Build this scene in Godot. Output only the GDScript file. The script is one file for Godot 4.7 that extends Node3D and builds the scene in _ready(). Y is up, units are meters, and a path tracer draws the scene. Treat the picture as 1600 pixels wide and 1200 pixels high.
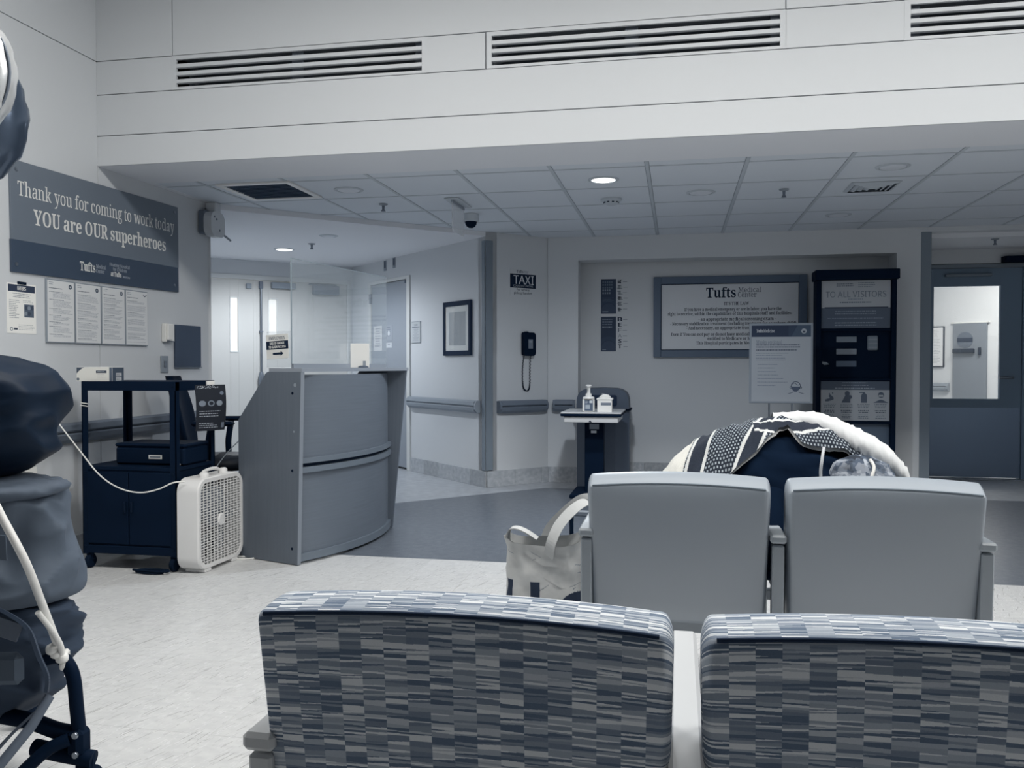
extends Node3D
# A waiting area beside a reception desk. Units are metres, y is up, the camera stands at (0, 1.1, 0).
const S2 := 0.70710678
const CEIL := 2.285                      # low ceiling beyond the tall hall
const HALL := 3.6                        # ceiling of the tall hall
const LEFT := -3.4                       # face of the left wall
const FASCIA := -4.538                   # face of the upper wall above the opening
const BACK := -7.9                       # face of the back wall
const NICHE := -8.20                     # back of the niche in it
const DOORZ := -8.85                     # face of the door wall in the vestibule
const CA := Vector3(-3.4, 0, -5.78)      # end of the left wall
const CB := Vector3(-1.68, 0, -7.42)     # outer corner with the guard
var CE := CB + Vector3(-S2, 0, -S2) * 2.92   # far end of the corridor wall
var M := {}
var rng := RandomNumberGenerator.new()

# ---------------------------------------------------------------- nodes
func numbered(parent, called):
	if not parent.has_node(NodePath(called)): return called
	var k := 1
	while parent.has_node(NodePath("%s_%03d" % [called, k])): k += 1
	return "%s_%03d" % [called, k]
var counts := {}
func quick_number(parent, called):
	var key = str(parent.get_instance_id()) + called
	var n = counts.get(key, 0)
	counts[key] = n + 1
	return called if n == 0 else "%s_%03d" % [called, n]
func thing(called, label, category, at := Vector3.ZERO, turn := 0.0, group := ""):
	var o := Node3D.new()
	o.name = quick_number(self, called)
	add_child(o)
	o.position = at
	o.rotation.y = turn
	o.set_meta("label", label)
	o.set_meta("category", category)
	if group: o.set_meta("group", group)
	return o
func structure(called, at := Vector3.ZERO, turn := 0.0):
	var o := Node3D.new()
	o.name = quick_number(self, called)
	add_child(o)
	o.position = at
	o.rotation.y = turn
	o.set_meta("kind", "structure")
	return o
func part(parent, called, shape, material, label := ""):
	var o := MeshInstance3D.new()
	if shape is SurfaceTool:
		shape.generate_normals()
		o.mesh = shape.commit()
	else:
		o.mesh = shape
	o.material_override = material
	o.cast_shadow = GeometryInstance3D.SHADOW_CASTING_SETTING_ON
	o.name = quick_number(parent, called)
	parent.add_child(o)
	if label: o.set_meta("label", label)
	return o

# ---------------------------------------------------------------- shapes
func flat() -> SurfaceTool:
	var st := SurfaceTool.new()
	st.begin(Mesh.PRIMITIVE_TRIANGLES)
	st.set_smooth_group(-1)
	return st
func soft() -> SurfaceTool:
	var st := SurfaceTool.new()
	st.begin(Mesh.PRIMITIVE_TRIANGLES)
	st.set_smooth_group(0)
	return st
func oq(st, a, b, c, d, out, uv = null):
	var flip = (b - a).cross(c - a).dot(out) < 0
	if (b - a).cross(c - a).length_squared() < 1e-16: flip = (c - a).cross(d - a).dot(out) < 0
	var p = [a, b, c, d]
	var order = [0, 1, 2, 0, 2, 3] if flip else [0, 2, 1, 0, 3, 2]
	for i in order:
		if uv: st.set_uv(uv[i])
		st.add_vertex(p[i])
func ot(st, a, b, c, out):
	var flip = (b - a).cross(c - a).dot(out) < 0
	for v in ([a, b, c] if flip else [a, c, b]): st.add_vertex(v)
func box(st, c: Vector3, s: Vector3, bev := 0.0, B := Basis()):
	var h := s * 0.5
	var b: float = min(bev, min(h.x, min(h.y, h.z)) * 0.98)
	for ax in 3:
		var u := (ax + 1) % 3
		var v := (ax + 2) % 3
		for sg in [-1.0, 1.0]:
			var q = []
			for k in [[-1, -1], [1, -1], [1, 1], [-1, 1]]:
				var p := Vector3.ZERO
				p[ax] = sg * h[ax]
				p[u] = k[0] * (h[u] - b)
				p[v] = k[1] * (h[v] - b)
				q.append(c + B * p)
			var n := Vector3.ZERO
			n[ax] = sg
			oq(st, q[0], q[1], q[2], q[3], B * n)
	if b <= 0.0: return
	for ax in 3:
		var u := (ax + 1) % 3
		var v := (ax + 2) % 3
		for su in [-1.0, 1.0]:
			for sv in [-1.0, 1.0]:
				var q = []
				for k in [[-1, 0], [1, 0], [1, 1], [-1, 1]]:
					var p := Vector3.ZERO
					p[ax] = k[0] * (h[ax] - b)
					p[u] = su * (h[u] - (b if k[1] == 1 else 0.0))
					p[v] = sv * (h[v] - (0.0 if k[1] == 1 else b))
					q.append(c + B * p)
				var n := Vector3.ZERO
				n[u] = su
				n[v] = sv
				oq(st, q[0], q[1], q[2], q[3], B * n)
	for sx in [-1.0, 1.0]:
		for sy in [-1.0, 1.0]:
			for sz in [-1.0, 1.0]:
				var g := Vector3(sx, sy, sz)
				var a := Vector3(sx * h.x, sy * (h.y - b), sz * (h.z - b))
				var d := Vector3(sx * (h.x - b), sy * h.y, sz * (h.z - b))
				var e := Vector3(sx * (h.x - b), sy * (h.y - b), sz * h.z)
				ot(st, c + B * a, c + B * d, c + B * e, B * g)
func boxed(c: Vector3, s: Vector3, bev := 0.0, B := Basis()) -> SurfaceTool:
	var st := flat()
	box(st, c, s, bev, B)
	return st
func span(x0, x1, y0, y1, z0, z1, bev := 0.0) -> SurfaceTool:
	return boxed(Vector3(x0 + x1, y0 + y1, z0 + z1) * 0.5, Vector3(absf(x1 - x0), absf(y1 - y0), absf(z1 - z0)), bev)
func tube(st, pts, r, sides := 10, caps := true, radii = null):
	var n: int = pts.size()
	var t0: Vector3 = (pts[1] - pts[0]).normalized()
	var up := Vector3.UP if absf(t0.y) < 0.9 else Vector3.RIGHT
	var nx := t0.cross(up).normalized()
	var rings = []
	for i in n:
		var t: Vector3
		if i == 0: t = pts[1] - pts[0]
		elif i == n - 1: t = pts[n - 1] - pts[n - 2]
		else: t = (pts[i + 1] - pts[i]).normalized() + (pts[i] - pts[i - 1]).normalized()
		t = t.normalized()
		nx = (nx - t * nx.dot(t)).normalized()
		var ny := t.cross(nx)
		var rr: float = radii[i] if radii else r
		var ring = []
		for k in sides:
			var a := TAU * k / sides
			ring.append(pts[i] + (nx * cos(a) + ny * sin(a)) * rr)
		rings.append(ring)
	for i in n - 1:
		var mid: Vector3 = (pts[i] + pts[i + 1]) * 0.5
		for k in sides:
			var k2 := (k + 1) % sides
			var q0: Vector3 = rings[i][k]
			oq(st, q0, rings[i][k2], rings[i + 1][k2], rings[i + 1][k], (q0 + rings[i + 1][k2]) * 0.5 - mid)
	if caps:
		st.set_smooth_group(-1)
		for e in [0, n - 1]:
			var out: Vector3 = (pts[0] - pts[1]) if e == 0 else (pts[n - 1] - pts[n - 2])
			for k in sides: ot(st, pts[e], rings[e][k], rings[e][(k + 1) % sides], out)
		st.set_smooth_group(0)
func tubed(pts, r, sides := 10, radii = null) -> SurfaceTool:
	var st := soft()
	tube(st, pts, r, sides, true, radii)
	return st
func smooth_path(pts, per := 6):
	var out = []
	var n: int = pts.size()
	for i in n - 1:
		var p0: Vector3 = pts[max(i - 1, 0)]
		var p1: Vector3 = pts[i]
		var p2: Vector3 = pts[i + 1]
		var p3: Vector3 = pts[min(i + 2, n - 1)]
		for k in per:
			out.append(p1.cubic_interpolate(p2, p0, p3, float(k) / per))
	out.append(pts[n - 1])
	return out
func lathe(st, prof, sides := 20, at := Vector3.ZERO, B := Basis(), crease := 0.5):
	# prof: Vector2(radius, height) from one end to the other
	var n: int = prof.size()
	var cen := Vector3.ZERO
	for p in prof: cen += B * Vector3(0, p.y, 0)
	for i in n - 1:
		var d: Vector2 = prof[i + 1] - prof[i]
		var nrm := Vector2(d.y, -d.x)
		for k in sides:
			var a0 := TAU * k / sides
			var a1 := TAU * (k + 1) / sides
			var am := (a0 + a1) * 0.5
			var q = []
			for e in [[i, a0], [i, a1], [i + 1, a1], [i + 1, a0]]:
				var pr: Vector2 = prof[e[0]]
				q.append(at + B * Vector3(cos(e[1]) * pr.x, pr.y, sin(e[1]) * pr.x))
			oq(st, q[0], q[1], q[2], q[3], B * Vector3(cos(am) * nrm.x, nrm.y, sin(am) * nrm.x))
func lathed(prof, sides := 20, at := Vector3.ZERO, B := Basis(), smooth := false) -> SurfaceTool:
	var st := soft() if smooth else flat()
	lathe(st, prof, sides, at, B)
	return st
func prism(st, poly, d0, d1, T := Transform3D()):
	# polygon in local xy, from z = d0 to z = d1
	var P := PackedVector2Array(poly)
	var area := 0.0
	for i in P.size(): area += P[i].cross(P[(i + 1) % P.size()])
	if area < 0: P.reverse()
	var idx := Geometry2D.triangulate_polygon(P)
	for z in [d0, d1]:
		var out := T.basis * Vector3(0, 0, 1.0 if z == max(d0, d1) else -1.0)
		for i in range(0, idx.size(), 3):
			var v = []
			for k in 3: v.append(T * Vector3(P[idx[i + k]].x, P[idx[i + k]].y, z))
			ot(st, v[0], v[1], v[2], out)
	for i in P.size():
		var a := P[i]
		var b := P[(i + 1) % P.size()]
		var e := b - a
		oq(st, T * Vector3(a.x, a.y, d0), T * Vector3(b.x, b.y, d0), T * Vector3(b.x, b.y, d1), T * Vector3(a.x, a.y, d1), T.basis * Vector3(e.y, -e.x, 0))
func prismed(poly, d0, d1, T := Transform3D()) -> SurfaceTool:
	var st := flat()
	prism(st, poly, d0, d1, T)
	return st
const FLOORWISE := Basis(Vector3(1, 0, 0), Vector3(0, 0, 1), Vector3(0, -1, 0))   # polygon xy -> world xz, depth -> -y
func plan(poly, y0, y1) -> SurfaceTool:
	return prismed(poly, -y0, -y1, Transform3D(FLOORWISE, Vector3.ZERO))
func round_rect(w, h, r, n := 5):
	var out = []
	for c in [[1, 1, 0], [-1, 1, 1], [-1, -1, 2], [1, -1, 3]]:
		for k in n + 1:
			var a: float = (c[2] + float(k) / n) * PI / 2
			out.append(Vector2(c[0] * (w / 2 - r) + cos(a) * r, c[1] * (h / 2 - r) + sin(a) * r))
	return out
func grid(st, rows, uvs = null, close_u := false, inward := false):
	# rows of points, smooth; the outside is left of the walk unless inward
	var nr: int = rows.size()
	var nc: int = rows[0].size()
	for i in nr - 1:
		for j in (nc if close_u else nc - 1):
			var j2 := (j + 1) % nc
			var q = [[i, j], [i, j2], [i + 1, j2], [i + 1, j]]
			for k in ([0, 2, 1, 0, 3, 2] if inward else [0, 1, 2, 0, 2, 3]):
				if uvs: st.set_uv(uvs[q[k][0]][q[k][1] if not (close_u and k != 0 and q[k][1] == 0) else 0])
				st.add_vertex(rows[q[k][0]][q[k][1]])
var nz := FastNoiseLite.new()
func blob(levels, seg := 28, amp := 0.0, freq := 3.0, stretch := Vector3.ONE, power := 1.0, cloth := false) -> SurfaceTool:
	# levels: [centre, rx, rz]; a closed lump stacked upwards, with folds from noise
	var st := soft()
	nz.frequency = freq
	nz.fractal_type = FastNoiseLite.FRACTAL_RIDGED if cloth else FastNoiseLite.FRACTAL_FBM
	nz.fractal_octaves = 2 if cloth else 3
	var rows = []
	for l in levels:
		var row = []
		for k in seg:
			var a := TAU * k / seg
			var ca := signf(cos(a)) * pow(absf(cos(a)), power)
			var sa := signf(sin(a)) * pow(absf(sin(a)), power)
			var p: Vector3 = l[0] + Vector3(ca * l[1], 0, sa * l[2])
			var f: float = min(1.0, l[1] * 10.0)
			p += Vector3(cos(a), 0.3, sin(a)) * nz.get_noise_3dv(p * stretch) * amp * f
			row.append(p)
		rows.append(row)
	grid(st, rows, null, true, true)
	nz.fractal_type = FastNoiseLite.FRACTAL_FBM
	return st
func fine_levels(levels, per := 4):
	var out = []
	for i in levels.size() - 1:
		var l0 = levels[max(i - 1, 0)]
		var l1 = levels[i]
		var l2 = levels[i + 1]
		var l3 = levels[min(i + 2, levels.size() - 1)]
		for k in per:
			var t := float(k) / per
			out.append([l1[0].lerp(l2[0], t), maxf(0.001, cubic_interpolate(l1[1], l2[1], l0[1], l3[1], t)), maxf(0.001, cubic_interpolate(l1[2], l2[2], l0[2], l3[2], t))])
	out.append(levels[-1])
	return out
func disc(r, h, at, B := Basis(), sides := 20) -> SurfaceTool:
	return lathed([Vector2(0, 0), Vector2(r, 0), Vector2(r, h * 0.8), Vector2(r * 0.95, h), Vector2(0, h)], sides, at, B)
const OUTWARD := Basis(Vector3(1, 0, 0), Vector3(0, 0, 1), Vector3(0, -1, 0))   # lathe axis y -> local +z (out of a wall)
const DOWNWARD := Basis(Vector3(1, 0, 0), Vector3(0, -1, 0), Vector3(0, 0, -1))

# ---------------------------------------------------------------- materials
func mat(key, color: Color, rough := 0.8, metal := 0.0):
	if M.has(key): return M[key]
	var m := StandardMaterial3D.new()
	m.albedo_color = color
	m.roughness = rough
	m.metallic = metal
	m.resource_name = key
	M[key] = m
	return m
func dull(keys, spec):
	for k in keys: M[k].metallic_specular = spec
func picture(key, img: Image, rough := 0.7, mips := true):
	if M.has(key): return M[key]
	var m := StandardMaterial3D.new()
	if mips: img.generate_mipmaps()
	m.albedo_texture = ImageTexture.create_from_image(img)
	m.roughness = rough
	m.resource_name = key
	M[key] = m
	return m
func tri_mat(key, img: Image, scale: Vector3, rough := 0.8, tint := Color.WHITE):
	var m = picture(key, img, rough)
	m.albedo_color = tint
	m.uv1_triplanar = true
	m.uv1_world_triplanar = true
	m.uv1_scale = scale
	return m
func noise_image(w, h, fx, fy, lo: Color, hi: Color, seed_, oct := 4, grain := 0.0) -> Image:
	var n := FastNoiseLite.new()
	n.seed = seed_
	n.frequency = 1.0
	n.fractal_octaves = oct
	var r := RandomNumberGenerator.new()
	r.seed = seed_
	var data := PackedByteArray()
	data.resize(w * h * 3)
	var i := 0
	for y in h:
		for x in w:
			# wrap by blending so that repeats do not show
			var bx: float = float(x) / w
			var v: float = n.get_noise_2d(x * fx, y * fy) * (1.0 - bx) + n.get_noise_2d((x - w) * fx, y * fy) * bx
			v = clampf(v * 1.1 + 0.5 + r.randf_range(-grain, grain), 0.0, 1.0)
			data[i] = int(255 * lerpf(lo.r, hi.r, v))
			data[i + 1] = int(255 * lerpf(lo.g, hi.g, v))
			data[i + 2] = int(255 * lerpf(lo.b, hi.b, v))
			i += 3
	return Image.create_from_data(w, h, false, Image.FORMAT_RGB8, data)
func paper(w, h, c := Color(0.86, 0.87, 0.88)) -> Image:
	var img := Image.create(w, h, false, Image.FORMAT_RGB8)
	img.fill(c)
	return img
func type_lines(img: Image, x, y, w, n, step, thick, c: Color, r, ragged := 0.3, center := false):
	# rows of words too small to read
	for k in n:
		var len_: float = w * (1.0 - r.randf() * ragged)
		var x0: float = x + ((w - len_) / 2 if center else 0.0)
		var p := x0
		while p < x0 + len_:
			var word: float = r.randf_range(3, 11)
			img.fill_rect(Rect2i(int(p), int(y + k * step), int(max(1, min(word, x0 + len_ - p))), thick), c)
			p += word + 2
func dot(img: Image, cx, cy, r, c: Color, r_in := 0.0):
	for y in range(int(max(0, cy - r)), int(min(img.get_height(), cy + r + 1))):
		for x in range(int(max(0, cx - r)), int(min(img.get_width(), cx + r + 1))):
			var d := Vector2(x - cx, y - cy).length()
			if d <= r and d >= r_in: img.set_pixel(x, y, c)
func sheet(w, h, t, z0 := 0.0) -> SurfaceTool:
	# a thin board in local xy, front face towards +z with the print over it, centred on x, from y = 0 to h
	var st := flat()
	var a := Vector3(-w / 2, 0, z0 + t)
	var b := Vector3(w / 2, 0, z0 + t)
	var c := Vector3(w / 2, h, z0 + t)
	var d := Vector3(-w / 2, h, z0 + t)
	var back := Vector3(0, 0, -t)
	oq(st, a, b, c, d, Vector3.BACK, [Vector2(0.002, 0.998), Vector2(0.998, 0.998), Vector2(0.998, 0.002), Vector2(0.002, 0.002)])
	var e := Vector2(0.004, 0.004)
	var uv = [e, e, e, e]
	oq(st, a + back, b + back, c + back, d + back, Vector3.FORWARD, uv)
	oq(st, a, b, b + back, a + back, Vector3.DOWN, uv)
	oq(st, d, c, c + back, d + back, Vector3.UP, uv)
	oq(st, a, d, d + back, a + back, Vector3.LEFT, uv)
	oq(st, b, c, c + back, b + back, Vector3.RIGHT, uv)
	return st
var fonts := {}
func font(serif: bool, bold: bool):
	var key = "%s%s" % [serif, bold]
	if not fonts.has(key):
		var f := SystemFont.new()
		f.font_names = PackedStringArray(["Droid Serif" if serif else "Droid Sans"])
		f.font_weight = 700 if bold else 400
		fonts[key] = f
	return fonts[key]
func words(parent, text, x, y, z, cap, width, material, serif := true, bold := false, called := "lettering", tilt := 0.0):
	# one line of lettering: baseline centre at (x, y), capitals cap high, stretched to width when width > 0
	var t := TextMesh.new()
	t.font = font(serif, bold)
	t.text = text
	t.font_size = 40
	t.curve_step = 5.0
	t.pixel_size = cap / (40.0 * 0.72)
	t.depth = 0.0008
	t.vertical_alignment = VERTICAL_ALIGNMENT_BOTTOM
	var o := MeshInstance3D.new()
	o.mesh = t
	o.material_override = material
	o.name = quick_number(parent, called)
	parent.add_child(o)
	var bb := t.get_aabb()
	var sx := 1.0
	if width > 0: sx = width / bb.size.x
	# the bottom of the text box lies a descender below the baseline
	var desc: float = t.font.get_descent(40) * t.pixel_size
	o.transform = Transform3D(Basis(Vector3.BACK, tilt) * Basis.from_scale(Vector3(sx, 1, 1)), Vector3(x - (bb.position.x + bb.size.x / 2) * sx, y - desc, z))
	return o

func palette():
	mat("paint", Color(0.80, 0.815, 0.832), 0.55)
	mat("joint", Color(0.60, 0.62, 0.65), 0.9)
	mat("hall_ceiling", Color(0.60, 0.62, 0.64), 0.9)
	mat("ceiling_white", Color(0.89, 0.90, 0.92), 0.9)
	mat("tile_white", Color(0.845, 0.87, 0.90), 0.95)
	mat("grid_white", Color(0.74, 0.77, 0.80), 0.6)
	mat("white_metal", Color(0.86, 0.86, 0.86), 0.4)
	mat("white_plastic", Color(0.90, 0.90, 0.89), 0.35)
	mat("fan_white", Color(0.88, 0.88, 0.88), 0.4)
	mat("black", Color(0.05, 0.108, 0.185), 0.6)
	mat("black_metal", Color(0.05, 0.108, 0.185), 0.5)
	mat("void", Color(0.10, 0.16, 0.25), 0.9)
	mat("navy", Color(0.16, 0.21, 0.29), 0.6)
	mat("rail", Color(0.55, 0.585, 0.625), 0.5)
	mat("rail_dark", Color(0.43, 0.47, 0.525), 0.5)
	mat("guard", Color(0.47, 0.515, 0.56), 0.5)
	mat("steel", Color(0.55, 0.58, 0.62), 0.3, 0.9)
	mat("chrome", Color(0.75, 0.77, 0.80), 0.15, 1.0)
	mat("door_cream", Color(0.80, 0.80, 0.79), 0.5)
	mat("door_grey", Color(0.57, 0.60, 0.64), 0.5)
	mat("door_slate", Color(0.43, 0.515, 0.60), 0.45)
	mat("frame_white", Color(0.82, 0.83, 0.83), 0.45)
	mat("ink", Color(0.12, 0.17, 0.25), 0.8)
	mat("ink_soft", Color(0.33, 0.37, 0.43), 0.8)
	mat("print_white", Color(0.88, 0.88, 0.87), 0.7)
	mat("board_frame", Color(0.34, 0.405, 0.485), 0.45)
	mat("board_face", Color(0.84, 0.855, 0.875), 0.5)
	mat("rubber", Color(0.065, 0.115, 0.185), 0.75)
	dull(["black", "black_metal", "void", "rubber", "navy", "ink"], 0.15)
	var g = mat("pane", Color(0.80, 0.86, 0.90, 0.10), 0.02)
	g.transparency = BaseMaterial3D.TRANSPARENCY_ALPHA
	g = mat("acrylic", Color(0.75, 0.80, 0.84, 0.14), 0.03)
	g.transparency = BaseMaterial3D.TRANSPARENCY_ALPHA
	g = mat("frosted", Color(0.90, 0.91, 0.92, 0.30), 0.2)
	g.transparency = BaseMaterial3D.TRANSPARENCY_ALPHA
	g = mat("lamp_glow", Color(1, 1, 1), 0.6)
	g.emission_enabled = true
	g.emission = Color(1.0, 0.99, 0.95)
	g.emission_energy_multiplier = 2.2
	g = mat("lamp_off", Color(0.84, 0.86, 0.89), 0.5)
	# light vinyl floor: short dark flecks that all run the same way
	var img := noise_image(1024, 1024, 0.012, 0.03, Color(0.775, 0.78, 0.785), Color(0.82, 0.825, 0.825), 5, 4, 0.12)
	rng.seed = 11
	for k in 5200:
		var p := Vector2(rng.randf() * 1024, rng.randf() * 1024)
		var a := deg_to_rad(72.0 + rng.randf_range(-10, 10))
		var l := rng.randf_range(8, 26) if k % 20 else rng.randf_range(30, 70)
		var tone := rng.randf_range(0.70, 0.90) if k % 20 else rng.randf_range(0.28, 0.48)
		for s in int(l):
			var x := int(p.x + cos(a) * s)
			var y := int(p.y - sin(a) * s)
			img.fill_rect(Rect2i(posmod(x, 1023), posmod(y, 1023), 1 + k % 2, 1 + k % 2), Color(tone, tone, tone * 1.01))
	for k in 3:
		var shade = [1.0, 0.994, 0.988][k]
		tri_mat("vinyl%d" % k, img, Vector3.ONE * 0.9, 0.42, Color(shade, shade, shade))
	# dark speckled floor
	img = noise_image(512, 512, 0.02, 0.02, Color(0.36, 0.39, 0.43), Color(0.415, 0.44, 0.48), 8, 3, 0.10)
	for k in 3600:
		var t := rng.randf_range(0.50, 0.66) if k % 3 else rng.randf_range(0.30, 0.40)
		img.fill_rect(Rect2i(rng.randi() % 510, rng.randi() % 510, 1 + rng.randi() % 2, 1 + rng.randi() % 2), Color(t, t * 1.02, t * 1.06))
	tri_mat("terrazzo", img, Vector3.ONE * 1.4, 0.32)
	img = noise_image(256, 256, 0.03, 0.03, Color(0.64, 0.66, 0.69), Color(0.71, 0.73, 0.755), 9, 3, 0.08)
	tri_mat("pale_floor", img, Vector3.ONE * 1.2, 0.3)
	# stone-look base tiles, three tones
	img = noise_image(256, 256, 0.03, 0.03, Color(0.62, 0.645, 0.675), Color(0.74, 0.755, 0.775), 21, 5, 0.06)
	for k in 3:
		var s = [1.0, 0.92, 1.06][k]
		tri_mat("stone%d" % k, img, Vector3.ONE * 2.5, 0.5, Color(s, s, s).clamp())
	# desk laminate with a fine grain along the front
	img = noise_image(256, 256, 0.008, 0.14, Color(0.385, 0.42, 0.465), Color(0.41, 0.445, 0.49), 31, 4, 0.03)
	tri_mat("laminate", img, Vector3(1.0, 1.6, 1.0), 0.42)
	img = noise_image(256, 256, 0.12, 0.008, Color(0.365, 0.40, 0.445), Color(0.39, 0.425, 0.47), 32, 4, 0.03)
	tri_mat("laminate_side", img, Vector3(1.6, 1.0, 1.6), 0.42)

func lamp_area(parent, at, size, energy, color, turn := Vector3(-PI / 2, 0, 0)):
	var l := AreaLight3D.new()
	l.name = quick_number(parent, "light")
	parent.add_child(l)
	l.position = at
	l.rotation = turn
	l.area_size = size
	l.area_normalize_energy = false
	l.light_energy = energy
	l.light_color = color
	l.shadow_enabled = true
	l.area_range = 15.0
	l.area_attenuation = 2.0
func troffer(at, label, energy, color := Color(1.0, 0.99, 0.97), turn := 0.0):
	var t = thing("ceiling_light", label, "lamp", at, turn, "recessed panel lights of the tall hall")
	part(t, "frame", span(-0.64, 0.64, -0.012, 0.0, -0.34, 0.34, 0.003), M.white_metal)
	part(t, "diffuser", span(-0.60, 0.60, -0.020, -0.012, -0.30, 0.30, 0.002), M.lamp_glow)
	lamp_area(t, Vector3(0, -0.024, 0), Vector2(1.2, 0.6), energy, color)

func _ready():
	# ---- camera
	var cam := Camera3D.new()
	cam.name = "camera"
	add_child(cam)
	cam.position = Vector3(0, 1.10, 0)
	cam.rotation = Vector3(-0.0224556, 0.191573, 0)
	cam.fov = 48.594
	cam.near = 0.02
	cam.current = true
	# ---- air and exposure
	var we := WorldEnvironment.new()
	we.name = "world_environment"
	var env := Environment.new()
	env.background_mode = Environment.BG_COLOR
	env.background_color = Color(0.02, 0.025, 0.035)
	env.tonemap_mode = Environment.TONE_MAPPER_LINEAR
	env.tonemap_exposure = 1.0
	env.sdfgi_enabled = true
	env.ssao_enabled = true
	env.ssil_enabled = true
	we.environment = env
	add_child(we)
	palette()
	# ---- large lights: panels in the high ceiling of the tall hall
	for k in 4:
		troffer(Vector3(-1.75 + 1.9 * k, HALL, -2.3), ["leftmost high ceiling panel light, nearest the left wall", "high ceiling panel light left of the camera, above the grey chairs", "high ceiling panel light right of the camera", "rightmost high ceiling panel light, nearest the right wall"][k], 7.6)
	build_floor()
	build_walls()
	build_ceilings()
	build_doors()
	build_ceiling_things()
	build_left_wall_things()
	build_desk()
	build_cart_corner()
	build_back_things()
	build_chairs()
	build_heap()
	build_foreground()

# ---------------------------------------------------------------- setting
func build_floor():
	var f = structure("floor")
	part(f, "subfloor", span(-6.5, 6.5, -0.14, -0.012, -14.0, 7.1), M.pale_floor)
	part(f, "carpet_field", span(LEFT - 0.1, 4.6, -0.012, 0.0, 0.628, 7.1), mat("carpet", Color(0.32, 0.36, 0.42), 1.0))
	var dark = [Vector2(LEFT, -4.622), Vector2(4.5, -4.622), Vector2(4.5, -7.50), Vector2(-1.08, -7.50), Vector2(-1.16, -7.49), Vector2(-3.02, -5.62), Vector2(LEFT, -5.24)]
	part(f, "speckled_field", plan(dark, -0.012, 0.0), M.terrazzo)
	var pale = [Vector2(LEFT, -5.24), Vector2(-3.02, -5.62), Vector2(-1.16, -7.49), Vector2(-1.08, -7.50), Vector2(4.5, -7.50), Vector2(4.5, -14.0), Vector2(-6.5, -14.0), Vector2(-6.5, -5.24)]
	part(f, "pale_border", plan(pale, -0.012, 0.0), M.pale_floor)
	# vinyl tiles of the tall hall, laid one by one where they show
	var s := 0.2917
	var one := boxed(Vector3(0, -0.006, 0), Vector3(s - 0.0007, 0.012, s - 0.0007), 0.0007)
	one.generate_normals()
	var mesh = one.commit()
	var rest := flat()
	rng.seed = 3
	for r in 18:
		for c in 28:
			var x := LEFT + s * (c + 0.5)
			var z := -4.622 + s * (r + 0.5)
			var shows := (r < 10 and x < 0.35) or (r < 4 and x > 1.3 and x < 2.6)
			if shows:
				var o = part(f, "tile", mesh, M["vinyl%d" % (rng.randi() % 3)])
				o.position = Vector3(x, 0, z)
			else:
				box(rest, Vector3(x, -0.006, z), Vector3(s - 0.0007, 0.012, s - 0.0007))
	var o = part(f, "tile_field", rest, M.vinyl1)
	o.set_meta("kind", "stuff")

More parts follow.
